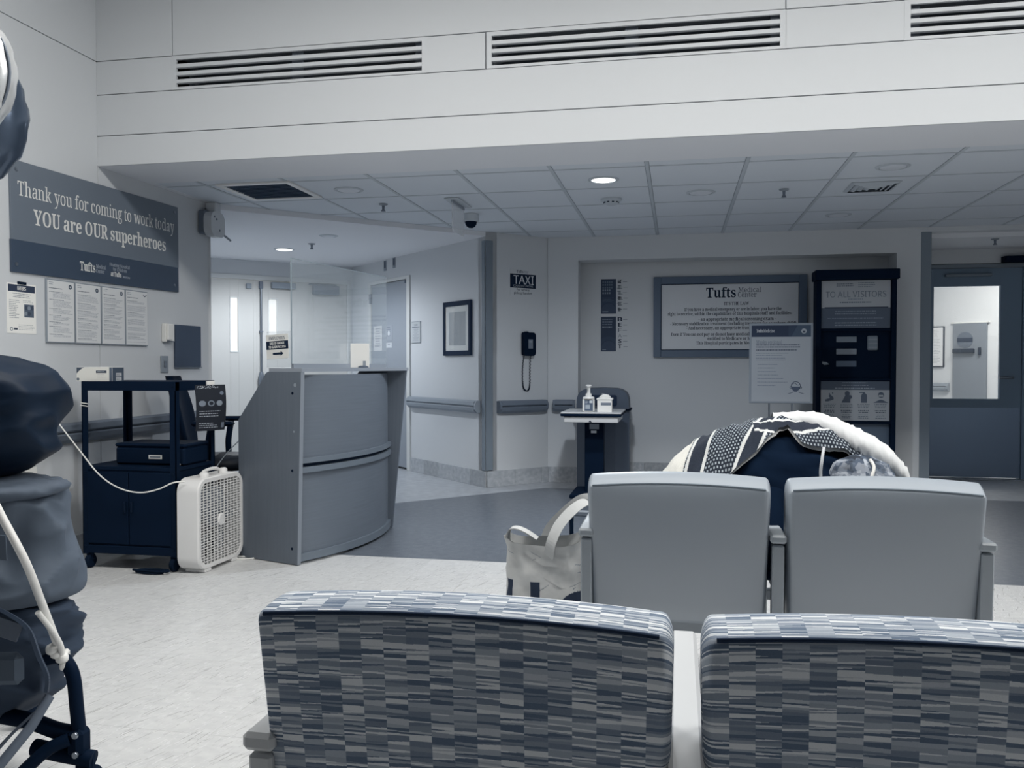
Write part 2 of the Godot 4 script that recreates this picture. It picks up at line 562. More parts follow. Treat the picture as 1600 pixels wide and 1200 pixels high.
func build_walls():
	# left wall: panels with open joints on a dark backing
	var w = structure("wall_left")
	part(w, "backing", span(LEFT - 0.16, LEFT - 0.014, -0.12, HALL + 0.1, 7.1, -5.78), M.joint)
	for p in [[7.1, FASCIA - 0.003, -0.01, 2.9015], [7.1, FASCIA - 0.003, 2.9065, HALL + 0.01], [FASCIA - 0.008, -5.78, -0.01, CEIL + 0.06]]:
		part(w, "panel", span(LEFT - 0.014, LEFT, p[2], p[3], p[0], p[1], 0.0012), M.paint)
	# upper wall above the opening
	w = structure("wall_upper")
	for b in [[LEFT - 0.1, 4.5, CEIL + 0.002, 2.706], [LEFT - 0.1, 4.5, 2.902, HALL + 0.1], [LEFT - 0.1, -2.876, 2.706, 2.902], [-1.386, -0.993, 2.706, 2.902], [0.507, 1.126, 2.706, 2.902], [2.618, 4.5, 2.706, 2.902]]:
		part(w, "backing", span(b[0], b[1], b[2], b[3], FASCIA - 0.14, FASCIA - 0.016), M.joint)
	var g := 0.0025
	var rows = [[-3.4, 4.5, CEIL, 2.4615 - g], [-3.4, 4.5, 2.4615 + g, 2.7045 - g], [-3.4, -2.906, 2.7045 + g, 2.9035 - g], [-1.358, -1.029, 2.7045 + g, 2.9035 - g], [0.534, 1.097, 2.7045 + g, 2.9035 - g], [2.646, 3.2, 2.7045 + g, 2.9035 - g],
		[-3.4, -2.9 - g, 2.9035 + g, HALL], [-2.9 + g, 0.534 - g, 2.9035 + g, HALL], [0.534 + g, 4.5, 2.9035 + g, HALL], [3.2, 4.5, 2.7045 + g, 2.9035 - g]]
	for r in rows:
		part(w, "panel", span(r[0], r[1], r[2], r[3], FASCIA - 0.016, FASCIA, 0.0012), M.paint)
	# corridor walls, all turned by 45 degrees
	w = structure("wall_corridor_left", CA, deg_to_rad(135))
	part(w, "plaster", span(-0.02, 3.9, -0.01, 2.33, -0.12, 0.0), M.paint)
	w = structure("wall_corridor_right", CB, deg_to_rad(-45))
	part(w, "plaster", span(-1.45, 0.0, 0.0, 2.4, -0.12, 0.0), M.paint)
	part(w, "plaster_over_door", span(-2.46, -1.45, 2.03, 2.4, -0.12, 0.0), M.paint)
	part(w, "plaster_end", span(-3.1, -2.46, 0.0, 2.4, -0.12, 0.0), M.paint)
	w = structure("wall_corridor_end", CE, deg_to_rad(45))
	part(w, "plaster_over_doors", span(-2.6, 0.0, 2.07, 2.4, -0.14, 0.0), M.paint)
	part(w, "plaster_side", span(-0.035, 0.0, 0.0, 2.07, -0.14, 0.0), M.paint)
	part(w, "plaster_end", span(-3.0, -2.26, 0.0, 2.07, -0.14, 0.0), M.paint)
	w = structure("wall_angled", CB, deg_to_rad(45))
	part(w, "plaster", span(0.0, 0.70, 0.0, 2.4, -0.12, 0.0), M.paint)
	# back wall with its niche
	w = structure("wall_back")
	part(w, "pier", span(-1.19, -0.905, 0.0, 2.4, BACK - 0.2, BACK), M.paint)
	part(w, "lintel", span(-0.905, 1.868, 2.072, 2.4, BACK - 0.25, BACK), M.paint)
	part(w, "niche_back", span(-1.0, 1.95, 0.0, 2.3, NICHE - 0.1, NICHE), M.paint)
	part(w, "column", span(1.868, 2.14, 0.0, 2.4, BACK - 1.05, BACK), M.paint)
	part(w, "header", span(2.14, 4.6, 2.245, 2.4, BACK - 0.12, BACK), M.paint)
	w = structure("wall_vestibule")
	part(w, "plaster_side", span(2.14, 2.26, 0.0, 2.3, DOORZ - 0.12, DOORZ), M.paint)
	part(w, "plaster_over_door", span(2.14, 4.6, 2.07, 2.3, DOORZ - 0.12, DOORZ), M.paint)
	part(w, "plaster_end", span(3.26, 4.6, 0.0, 2.3, DOORZ - 0.12, DOORZ), M.paint)
	w = structure("wall_right")
	part(w, "plaster", span(4.5, 4.62, -0.01, HALL + 0.1, -9.0, 7.1), M.paint)
	w = structure("wall_rear")
	part(w, "plaster", span(LEFT - 0.1, 4.6, -0.01, HALL + 0.1, 7.0, 7.12), mat("rear_paint", Color(0.42, 0.46, 0.52), 0.7))
	# rooms seen only through door glass
	w = structure("wall_side_room")
	part(w, "plaster_left", span(1.95, 2.05, 0.0, 2.7, -14.0, -8.97), M.paint)
	part(w, "plaster_right", span(6.4, 6.5, 0.0, 2.7, -14.0, -8.97), M.paint)
	part(w, "plaster_end", span(1.95, 6.5, 0.0, 2.7, -14.1, -14.0), M.paint)
	part(w, "plaster_front", span(4.6, 6.5, 0.0, 2.7, -8.97, -8.85), M.paint)
	w = structure("wall_side_room_angled", Vector3(3.74, 0, -12.0), deg_to_rad(-45))
	part(w, "plaster", span(-1.6, 2.6, 0.0, 2.6, -0.1, 0.0), M.paint)
	w = structure("wall_rear_corridor", CE, deg_to_rad(45))
	part(w, "plaster_end", span(-3.2, 0.6, 0.0, 2.6, -2.3, -2.2), M.paint)
	part(w, "plaster_left", span(-3.3, -3.2, 0.0, 2.6, -2.3, -0.1), M.paint)
	part(w, "plaster_right", span(0.5, 0.6, 0.0, 2.6, -2.3, -0.1), M.paint)
	# corner guards
	var t = structure("trim_1", CB)
	var st := flat()
	box(st, Vector3(0.030, 1.18, -0.020), Vector3(0.075, 2.06, 0.010), 0.003, Basis(Vector3.UP, deg_to_rad(45)))
	box(st, Vector3(-0.022, 1.18, -0.014), Vector3(0.05, 2.06, 0.010), 0.003, Basis(Vector3.UP, deg_to_rad(-45)))
	part(t, "corner_guard", st, M.guard)
	t = structure("trim_2", Vector3(2.14, 0, BACK))
	part(t, "corner_guard", span(-0.077, 0.006, 0.0, 2.245, 0.0, 0.006, 0.002), M.guard)
	# base of stone-look tiles
	rng.seed = 8
	var bases = [["baseboard_corridor", CB, -45.0, -1.45, 0.006, 0.145], ["baseboard_angled", CB, 45.0, 0.012, 0.70, 0.145], ["baseboard_back", Vector3(0, 0, BACK), 0.0, -1.182, -0.905, 0.145], ["baseboard_niche", Vector3(0, 0, NICHE), 0.0, -0.905, 1.868, 0.17], ["baseboard_left", Vector3(LEFT, 0, 0), 90.0, 0.5, 5.75, 0.12]]
	for b in bases:
		t = structure(b[0], b[1], deg_to_rad(b[2]))
		var x: float = b[3]
		while x < b[4] - 0.001:
			var l: float = min(0.30, b[4] - x)
			if b[4] - x - l < 0.08: l = b[4] - x
			part(t, "base_tile", span(x + 0.0008, x + l - 0.0008, 0.0, b[5], 0.0, 0.012, 0.0015), M["stone%d" % (rng.randi() % 3)])
			x += l

func build_ceilings():
	var c = structure("ceiling_hall")
	part(c, "plaster", span(LEFT - 0.1, 4.6, HALL, HALL + 0.1, FASCIA - 0.1, 7.1), M.hall_ceiling)
	# low ceiling: a plain border, then lay-in tiles on a metal grid
	c = structure("ceiling")
	part(c, "border", span(LEFT, 4.5, CEIL, CEIL + 0.06, -5.04, FASCIA - 0.016, 0.001), M.ceiling_white)
	part(c, "backing", span(LEFT, 4.6, CEIL + 0.05, CEIL + 0.12, -9.0, -5.0), M.navy)
	var region := PackedVector2Array([Vector2(-3.36, -5.04), Vector2(4.5, -5.04), Vector2(4.5, BACK), Vector2(-1.19, BACK), Vector2(CB.x, CB.z), Vector2(CA.x + 0.04, CA.z - 0.04)])
	part(c, "border_left", span(LEFT, -3.352, CEIL, CEIL + 0.05, -5.80, -5.04, 0.001), M.ceiling_white)
	var px := 0.5765
	var zs = [-5.04, -5.17, -5.757, -6.345, -6.935, -7.525, BACK]
	for i in range(-5, 10):
		var x0 := -0.757 + px * i
		for j in zs.size() - 1:
			var ix := 0.0135
			var iz0 := 0.004 if j == 0 else 0.0135
			var iz1 := 0.004 if j == zs.size() - 2 else 0.0135
			var cell := PackedVector2Array([Vector2(x0 + ix, zs[j] - iz0), Vector2(x0 + px - ix, zs[j] - iz0), Vector2(x0 + px - ix, zs[j + 1] + iz1), Vector2(x0 + ix, zs[j + 1] + iz1)])
			for piece in Geometry2D.intersect_polygons(cell, region):
				if piece.size() >= 3: part(c, "ceiling_tile", plan(piece, CEIL + 0.002, CEIL + 0.016), M.tile_white)
	for i in range(-4, 10):
		var x := -0.757 + px * i
		var zend := BACK
		if x < -1.19: zend = CB.z + (CB.x - x) * (CA.z - CB.z) / (CB.x - CA.x) if x < CB.x else CB.z - (x - CB.x)
		part(c, "grid_bar", span(x - 0.011, x + 0.011, CEIL - 0.001, CEIL + 0.02, -5.04, zend), M.grid_white)
	for j in range(1, zs.size() - 1):
		var z = zs[j]
		var x0 := -3.352
		if z < CA.z: x0 = CB.x - (z - CB.z) / (CA.z - CB.z) * (CB.x - CA.x) if z > CB.z else CB.x + (CB.z - z)
		part(c, "grid_bar", span(x0, 4.5, CEIL, CEIL + 0.02, z - 0.011, z + 0.011), M.grid_white)
	# corridor ceiling, a little lower, with its edge beam
	c = structure("ceiling_corridor", CB, deg_to_rad(45))
	part(c, "plaster", span(-2.75, 0.0, 2.246, 2.40, -3.1, 0.0), M.ceiling_white)
	c = structure("ceiling_vestibule")
	part(c, "plaster", span(2.1, 4.6, 2.205, 2.3, DOORZ, BACK - 0.12), M.ceiling_white)
	c = structure("ceiling_side_room")
	part(c, "plaster", span(1.95, 6.5, 2.62, 2.72, -14.1, -8.9), M.ceiling_white)
	c = structure("ceiling_rear_corridor", CE, deg_to_rad(45))
	part(c, "plaster", span(-3.3, 0.6, 2.55, 2.65, -2.3, -0.1), M.ceiling_white)

# ---------------------------------------------------------------- doors
func build_doors():
	# pair of doors at the end of the corridor
	var fr = structure("trim_3", CE, deg_to_rad(45))
	for x in [-2.235, -0.052]: part(fr, "jamb", span(x - 0.022, x + 0.022, 0.0, 2.085, -0.13, 0.012, 0.003), M.frame_white)
	part(fr, "head", span(-2.257, -0.03, 2.035, 2.085, -0.13, 0.012, 0.003), M.frame_white)
	for d in 2:
		var x0: float = [-2.21, -1.143][d]
		var x1: float = [-1.163, -0.076][d]
		var w0: float = [-1.425, -1.003][d]
		var w1: float = [-1.335, -0.908][d]
		var t = structure("door_%d" % (d + 1), CE, deg_to_rad(45))
		var st := flat()
		box(st, Vector3((x0 + w0) / 2, 1.02, -0.03), Vector3(w0 - x0, 2.02, 0.045), 0.002)
		box(st, Vector3((w1 + x1) / 2, 1.02, -0.03), Vector3(x1 - w1, 2.02, 0.045), 0.002)
		box(st, Vector3((w0 + w1) / 2, (0.01 + 1.243) / 2, -0.03), Vector3(w1 - w0, 1.233, 0.045))
		box(st, Vector3((w0 + w1) / 2, (1.835 + 2.03) / 2, -0.03), Vector3(w1 - w0, 0.195, 0.045))
		part(t, "leaf", st, M.door_cream)
		part(t, "pane", span(w0, w1, 1.243, 1.835, -0.033, -0.027), M.frosted)
		st = flat()
		for b in [[w0 - 0.006, w0 + 0.004, 1.237, 1.841], [w1 - 0.004, w1 + 0.006, 1.237, 1.841], [w0, w1, 1.237, 1.247], [w0, w1, 1.831, 1.841]]:
			box(st, Vector3((b[0] + b[1]) / 2, (b[2] + b[3]) / 2, -0.006), Vector3(b[1] - b[0], b[3] - b[2], 0.006))
		part(t, "glazing_bead", st, M.frame_white)
		if d == 1: part(t, "astragal", span(-1.172, -1.143, 0.02, 2.03, -0.052, -0.004, 0.001), M.door_cream)
		if d == 0:
			part(t, "door_contact", span(-1.255, -1.199, 1.936, 1.989, -0.008, 0.03, 0.004), M.rail)
		else:
			part(t, "door_closer", span(-0.979, -0.708, 1.950, 2.018, -0.008, 0.05, 0.006), M.rail)
			part(t, "exit_rod", tubed([Vector3(-1.094, 0.12, 0.02), Vector3(-1.094, 1.99, 0.02)], 0.012, 8), M.steel)
			part(t, "rod_bracket", span(-1.115, -1.073, 1.94, 2.02, -0.008, 0.035, 0.006), M.rail_dark)
			part(t, "rod_bracket", span(-1.115, -1.073, 1.46, 1.475, -0.008, 0.03, 0.003), M.rail_dark)
			var lock := soft()
			tube(lock, [Vector3(-1.10, 0.83, 0.03), Vector3(-1.10, 0.86, 0.03), Vector3(-1.10, 0.97, 0.03), Vector3(-1.10, 1.02, 0.03)], 0.03, 12, true, [0.018, 0.034, 0.034, 0.02])
			part(t, "lock_housing", lock, M.steel)
			part(t, "push_bar", span(-1.06, -0.2, 0.93, 0.99, 0.0, 0.05, 0.01), M.steel)
	# door operator above the right leaf
	var op = thing("door_operator", "dark grey door operator box above the right corridor door, behind the clear shield", "door closer", CE + Vector3(S2, 0, -S2) * -0.35 + Vector3(0, 1.905, 0), deg_to_rad(45))
	part(op, "housing", span(-0.155, 0.155, 0.0, 0.105, 0.0, 0.07, 0.008), M.rail_dark)
	part(op, "arm", span(-0.2, 0.13, 0.105, 0.122, 0.02, 0.05, 0.004), M.rail_dark)
	# grey door in the corridor wall
	var f = structure("trim_4", CB, deg_to_rad(-45))
	part(f, "jamb", span(-1.522, -1.45, 0.0, 2.028, -0.12, 0.016, 0.003), M.frame_white)
	part(f, "jamb", span(-2.46, -2.40, 0.0, 2.028, -0.12, 0.016, 0.003), M.frame_white)
	part(f, "head", span(-2.40, -1.522, 1.995, 2.028, -0.12, 0.016, 0.003), M.frame_white)
	var t3 = structure("door_3", CB, deg_to_rad(-45))
	part(t3, "leaf", span(-2.395, -1.527, 0.02, 1.99, -0.045, 0.0, 0.002), M.door_grey)
	for y in [1.84, 1.0, 0.25]: part(t3, "hinge", span(-2.43, -2.385, y - 0.055, y + 0.055, 0.0, 0.022, 0.003), M.rail_dark)
	var knob := soft()
	tube(knob, [Vector3(-1.60, 0.95, 0.0), Vector3(-1.60, 0.95, 0.06), Vector3(-1.63, 0.95, 0.065), Vector3(-1.71, 0.95, 0.065)], 0.011, 8)
	part(t3, "lever", knob, M.steel)
	part(t3, "door_contact", span(-1.58, -1.55, 1.955, 1.985, 0.0, 0.012, 0.002), M.rail_dark)
	# slate door with a large pane in the vestibule
	f = structure("trim_5", Vector3(0, 0, DOORZ))
	part(f, "jamb", span(2.255, 2.30, 0.0, 2.065, -0.12, 0.012, 0.003), M.door_slate)
	part(f, "jamb", span(3.215, 3.265, 0.0, 2.065, -0.12, 0.012, 0.003), M.door_slate)
	part(f, "head", span(2.255, 3.265, 2.028, 2.065, -0.12, 0.012, 0.003), M.guard)
	part(f, "threshold", span(2.28, 3.3, 0.0, 0.014, -0.05, 0.06, 0.003), M.steel)
	var t4 = structure("door_4", Vector3(0, 0, DOORZ))
	var s4 := flat()
	for b in [[2.302, 2.432, 0.02, 2.025], [3.024, 3.212, 0.02, 2.025], [2.432, 3.024, 0.02, 0.775], [2.432, 3.024, 1.855, 2.025]]:
		box(s4, Vector3((b[0] + b[1]) / 2, (b[2] + b[3]) / 2, -0.03), Vector3(b[1] - b[0], b[3] - b[2], 0.045), 0.0005)
	part(t4, "leaf", s4, M.door_slate)
	part(t4, "pane", span(2.432, 3.024, 0.775, 1.855, -0.034, -0.028), M.pane)
	part(t4, "kick_plate", span(2.33, 3.203, 0.025, 0.69, -0.0075, -0.005), mat("kick_steel", Color(0.42, 0.48, 0.56), 0.28, 0.85))
	part(t4, "door_closer", span(2.524, 2.932, 1.945, 1.968, -0.0075, 0.05, 0.004), M.guard)
	var h4 := soft()
	tube(h4, [Vector3(3.12, 0.98, -0.01), Vector3(3.12, 0.98, 0.05), Vector3(3.08, 0.98, 0.055), Vector3(3.0, 0.98, 0.055)], 0.011, 8)
	part(t4, "lever", h4, M.steel)
	var bx = thing("door_operator", "black door operator box above the slate door with the large pane", "door closer", Vector3(3.22, 2.066, DOORZ))
	part(bx, "housing", span(-0.195, 0.25, 0.0, 0.06, 0.0, 0.10, 0.008), M.black)
	part(bx, "end_cap", span(-0.2, -0.195, 0.002, 0.058, 0.004, 0.096), M.rubber)
	# things in the bright room behind that pane
	var W := Vector3(3.74, 0, -12.0)
	var ax := Vector3(S2, 0, S2)
	var d5 = structure("door_5", W, deg_to_rad(-45))
	part(d5, "leaf", span(-0.205, 0.225, 0.0, 1.64, 0.0, 0.04, 0.003), mat("far_door", Color(0.44, 0.47, 0.51), 0.5))
	part(d5, "head", span(-0.24, 0.26, 1.64, 1.66, 0.0, 0.03, 0.003), M.frame_white)
	part(d5, "push_bar", span(-0.19, 0.085, 1.25, 1.312, 0.04, 0.09, 0.01), M.black)
	part(d5, "pull", span(0.135, 0.165, 1.224, 1.324, 0.04, 0.075, 0.006), M.black)
	var sg = thing("round_sign", "dark round sign on the grey door seen through the pane", "sign", W + ax * -0.046 + Vector3(0, 1.424, 0) + Vector3(-S2, 0, S2) * 0.04, deg_to_rad(-45))
	part(sg, "plate", lathed([Vector2(0, 0), Vector2(0.104, 0), Vector2(0.104, 0.006), Vector2(0, 0.006)], 28, Vector3.ZERO, OUTWARD), M.ink_soft)
	part(sg, "band", span(-0.10, 0.10, -0.028, 0.028, 0.006, 0.0075), M.ink)
	var pf = thing("wall_poster", "black framed poster in the bright room behind the pane", "poster", W + ax * -0.42 + Vector3(0, 1.07, 0), deg_to_rad(-45))
	var img := paper(96, 300)
	rng.seed = 4
	type_lines(img, 12, 20, 70, 22, 12, 3, Color(0.5, 0.53, 0.57), rng, 0.6)
	part(pf, "frame", span(-0.085, 0.085, 0.0, 0.545, 0.0, 0.025, 0.003), M.black)
	var s := sheet(0.145, 0.515, 0.002, 0.0255)
	var sp = part(pf, "sheet", s, picture("far_poster", img))
	sp.position.y = 0.015
	handrail(W, deg_to_rad(-45), -1.2, -0.262, 0.805, "pale grey handrail in the bright room behind the pane", M.rail)

func handrail(origin, turn, x0, x1, y, label, m, group := "bumper handrails along the walls"):
	var t = thing("handrail", label, "handrail", origin + Basis(Vector3.UP, turn) * Vector3((x0 + x1) / 2, y, 0), turn, group)
	var L: float = (x1 - x0) / 2
	var up := [Vector2(0.0, 0.005), Vector2(0.055, 0.005), Vector2(0.066, 0.016), Vector2(0.060, 0.046), Vector2(0.046, 0.056), Vector2(0.0, 0.056)]
	var lo := [Vector2(0.0, -0.056), Vector2(0.038, -0.056), Vector2(0.058, -0.036), Vector2(0.066, -0.008), Vector2(0.055, 0.001), Vector2(0.0, 0.001)]
	var T := Transform3D(Basis(Vector3(0, 0, 1), Vector3(0, 1, 0), Vector3(-1, 0, 0)), Vector3.ZERO)
	part(t, "top_rail", prismed(up, -L + 0.02, L - 0.02, T), m)
	part(t, "bumper", prismed(lo, -L + 0.02, L - 0.02, T), m)
	var cap := [Vector2(0.0, -0.054), Vector2(0.036, -0.054), Vector2(0.062, -0.02), Vector2(0.064, 0.02), Vector2(0.044, 0.054), Vector2(0.0, 0.054)]
	for sgn in [-1, 1]: part(t, "end_cap", prismed(cap, sgn * L, sgn * (L - 0.02), T), m)
	return t

# ---------------------------------------------------------------- fittings in ceiling and upper wall
func downlight(at, lit, label, energy := 0.0, r := 0.075, color := Color(0.95, 0.975, 1.0)):
	var t = thing("downlight", label, "lamp", at, 0.0, "round recessed downlights")
	part(t, "trim_ring", lathed([Vector2(r, 0.004), Vector2(r + 0.004, -0.006), Vector2(r + 0.022, -0.003), Vector2(r + 0.024, 0.001), Vector2(r, 0.004)], 32), M.grid_white)
	part(t, "lens", lathed([Vector2(0, -0.012), Vector2(r * 0.7, -0.010), Vector2(r, -0.004)], 32), M.lamp_glow if lit else M.lamp_off)
	if lit:
		var s := SpotLight3D.new()
		s.name = "light"
		t.add_child(s)
		s.position = Vector3(0, -0.03, 0)
		s.rotation = Vector3(-PI / 2, 0, 0)
		s.spot_angle = 86.0
		s.spot_angle_attenuation = 0.6
		s.spot_range = 12.0
		s.spot_attenuation = 2.0
		s.light_size = r
		s.light_energy = energy
		s.light_color = color
		s.shadow_enabled = true
	return t
func sprinkler(at, label):
	var t = thing("sprinkler", label, "sprinkler", at, 0.0, "fire sprinkler heads")
	part(t, "escutcheon", lathed([Vector2(0, 0), Vector2(0.033, 0), Vector2(0.030, -0.008), Vector2(0.012, -0.012), Vector2(0, -0.012)], 20), M.rail)
	part(t, "stem", lathed([Vector2(0.011, -0.010), Vector2(0.009, -0.04), Vector2(0.013, -0.042), Vector2(0.013, -0.050), Vector2(0, -0.050)], 12), M.rail_dark)
	part(t, "deflector", lathed([Vector2(0, -0.050), Vector2(0.018, -0.051), Vector2(0.018, -0.053), Vector2(0, -0.054)], 16), M.rail_dark)
func build_ceiling_things():
	# slotted air outlets in the upper wall
	var names = ["leftmost long white slotted air outlet in the upper wall", "long white slotted air outlet in the middle of the upper wall", "slotted air outlet cut by the right edge of the photo"]
	for k in 3:
		var x0: float = [-2.876, -0.993, 1.126][k]
		var x1: float = [-1.386, 0.507, 2.618][k]
		var w := x1 - x0
		var t = thing("air_outlet", names[k], "vent", Vector3((x0 + x1) / 2, 2.706, FASCIA - 0.016), 0.0, "slotted air outlets")
		var st := flat()
		box(st, Vector3(0, 0.0075, 0.008), Vector3(w, 0.015, 0.016), 0.0)
		box(st, Vector3(0, 0.1855, 0.008), Vector3(w, 0.021, 0.016), 0.0)
		for s in [-1, 1]: box(st, Vector3(s * (w / 2 + 0.0145), 0.098, 0.008), Vector3(0.029, 0.196, 0.016), 0.0)
		part(t, "frame", st, M.paint)
		# sheet-metal duct box behind the slots, open to the front
		var duct := flat()
		box(duct, Vector3(0, 0.098, -0.305), Vector3(w + 0.02, 0.22, 0.01))
		box(duct, Vector3(0, -0.006, -0.15), Vector3(w + 0.02, 0.012, 0.30))
		box(duct, Vector3(0, 0.202, -0.15), Vector3(w + 0.02, 0.012, 0.30))
		for s in [-1, 1]: box(duct, Vector3(s * (w / 2 + 0.006), 0.098, -0.15), Vector3(0.012, 0.196, 0.30))
		part(t, "duct_box", duct, mat("duct_metal", Color(0.42, 0.45, 0.49), 0.6))
		for i in 3:
			part(t, "slat", span(-w / 2, w / 2, 0.0385 + i * 0.0447, 0.0595 + i * 0.0447, -0.012, 0.0155, 0.001), M.paint)
		for i in 2:
			var bx: float = [0.0, w / 2 - 0.01][i] if k < 2 else [0.05, -w / 2 + 0.015][i]
			part(t, "bracket", span(bx - 0.035, bx + 0.035, 0.012, 0.18, -0.02, -0.016), M.duct_metal)
	downlight(Vector3(-0.467, CEIL, -5.484), true, "brightly lit round downlight in the tiled ceiling", 3.2)
	downlight(Vector3(-3.83, 2.246, -7.88), true, "lit round downlight in the corridor ceiling", 3.1, 0.078)
	downlight(Vector3(-2.189, CEIL, -5.476), false, "unlit downlight right beside the dark return grille")
	downlight(Vector3(0.155, CEIL, -6.018), false, "unlit downlight just right of the smoke detector")
	downlight(Vector3(1.263, CEIL, -5.459), false, "unlit downlight in front of the louvred ceiling vent")
	downlight(Vector3(1.248, CEIL, -7.125), false, "unlit downlight behind the louvred ceiling vent")
	downlight(Vector3(-3.04, 2.246, -7.13), false, "unlit downlight in the corridor ceiling near its edge beam", 0.0, 0.06)
	sprinkler(Vector3(-2.131, CEIL, -6.004), "sprinkler head left of the clear hanging sign")
	sprinkler(Vector3(0.704, CEIL, -6.016), "sprinkler head left of the louvred ceiling vent")
	sprinkler(Vector3(-3.395, 2.246, -7.561), "sprinkler head beside the lit corridor downlight")
	sprinkler(Vector3(2.732, 2.205, -8.15), "sprinkler head in the vestibule above the slate door")
	# smoke detector
	var t = thing("smoke_detector", "round white smoke detector behind the lit downlight", "detector", Vector3(-0.467, CEIL, -6.13))
	part(t, "base", lathed([Vector2(0, 0), Vector2(0.075, 0), Vector2(0.075, -0.012), Vector2(0.06, -0.018), Vector2(0, -0.018)], 28), M.grid_white)
	part(t, "chamber", lathed([Vector2(0.055, -0.018), Vector2(0.052, -0.036), Vector2(0.03, -0.044), Vector2(0, -0.045)], 28), M.grid_white)
	for k in 10:
		var a := TAU * k / 10
		part(t, "slot", boxed(Vector3(cos(a) * 0.054, -0.027, sin(a) * 0.054), Vector3(0.004, 0.007, 0.016), 0.0, Basis(Vector3.UP, -a)), M.void)
	# supply vent
	t = thing("ceiling_vent", "square white louvred supply vent in the tiled ceiling at right", "vent", Vector3(1.266, CEIL, -6.03))
	for k in 4:
		var r := 0.155 - k * 0.036
		var st := flat()
		for s in 4:
			var B := Basis(Vector3.UP, s * PI / 2)
			var a := [Vector3(-r, -0.002 - k * 0.0035, r), Vector3(r, -0.002 - k * 0.0035, r), Vector3(r - 0.024, -0.012 - k * 0.0035, r - 0.024), Vector3(-r + 0.024, -0.012 - k * 0.0035, r - 0.024)]
			for i in 4: a[i] = B * a[i]
			oq(st, a[0], a[1], a[2], a[3], B * Vector3(0, -1, 0.4))
			oq(st, a[0] + Vector3(0, 0.004, 0), a[1] + Vector3(0, 0.004, 0), a[2] + Vector3(0, 0.004, 0), a[3] + Vector3(0, 0.004, 0), B * Vector3(0, 1, -0.4))
		part(t, "louvre", st, M.grid_white)
	part(t, "throat", span(-0.15, 0.15, 0.0, 0.001, -0.15, 0.15), M.rail_dark)
	# return grille
	t = thing("return_grille", "white framed return grille with dark mesh near the left wall", "vent", Vector3(-2.72, CEIL, -5.395))
	var fr := flat()
	for s in [-1, 1]:
		box(fr, Vector3(s * 0.243, -0.004, 0), Vector3(0.04, 0.012, 0.526), 0.002)
		box(fr, Vector3(0, -0.004, s * 0.243), Vector3(0.446, 0.012, 0.04), 0.002)
	part(t, "frame", fr, M.white_metal)
	part(t, "mesh_backing", span(-0.224, 0.224, -0.001, 0.0, -0.224, 0.224), mat("mesh_dark", Color(0.38, 0.45, 0.54), 0.9))
	for k in 12:
		part(t, "blade", boxed(Vector3(0, -0.004, -0.206 + k * 0.0375), Vector3(0.446, 0.0015, 0.012), 0.0, Basis(Vector3.RIGHT, 0.6)), M.mesh_dark)
	# clear hanging sign
	t = thing("hanging_sign", "clear acrylic sign hanging edge-on from a ceiling plate", "sign", Vector3(-1.575, CEIL, -6.05))
	part(t, "ceiling_plate", span(-0.055, 0.055, -0.010, 0.0, -0.19, 0.19, 0.003), M.grid_white)
	part(t, "panel", span(-0.004, 0.004, -0.225, -0.010, -0.16, 0.16, 0.001), M.frosted)
	part(t, "edge_strip", span(-0.008, 0.008, -0.030, -0.010, -0.165, 0.165, 0.002), M.rail)
	# dome camera
	t = thing("dome_camera", "white ceiling dome camera with dark glass bubble", "camera", Vector3(-1.60, CEIL, -6.55))
	part(t, "housing", lathed([Vector2(0, 0), Vector2(0.066, 0), Vector2(0.063, -0.05), Vector2(0.056, -0.058), Vector2(0.05, -0.058)], 28), M.grid_white)
	part(t, "bubble", lathed([Vector2(0.047, -0.058), Vector2(0.044, -0.076), Vector2(0.034, -0.094), Vector2(0.018, -0.104), Vector2(0, -0.107)], 28, Vector3.ZERO, Basis(), true), M.black)
	# lights of the rooms behind the doors
	var l = thing("ceiling_light", "ceiling panel light of the bright room behind the pane", "lamp", Vector3(3.6, 2.62, -10.6))
	part(l, "frame", span(-0.64, 0.64, -0.012, 0.0, -0.34, 0.34, 0.003), M.white_metal)
	part(l, "diffuser", span(-0.60, 0.60, -0.020, -0.012, -0.30, 0.30, 0.002), M.lamp_glow)
	lamp_area(l, Vector3(0, -0.024, 0), Vector2(1.2, 0.6), 10.0, Color(1.0, 0.985, 0.95))
	l = thing("ceiling_light", "ceiling panel light behind the pair of corridor doors", "lamp", CE + Vector3(-S2, 0, -S2) * 1.1 + Vector3(S2, 0, -S2) * -1.2 + Vector3(0, 2.55, 0), deg_to_rad(45))
	part(l, "frame", span(-0.64, 0.64, -0.012, 0.0, -0.34, 0.34, 0.003), M.white_metal)
	part(l, "diffuser", span(-0.60, 0.60, -0.020, -0.012, -0.30, 0.30, 0.002), M.lamp_glow)
	lamp_area(l, Vector3(0, -0.024, 0), Vector2(1.2, 0.6), 12.0, Color(1.0, 0.985, 0.95))

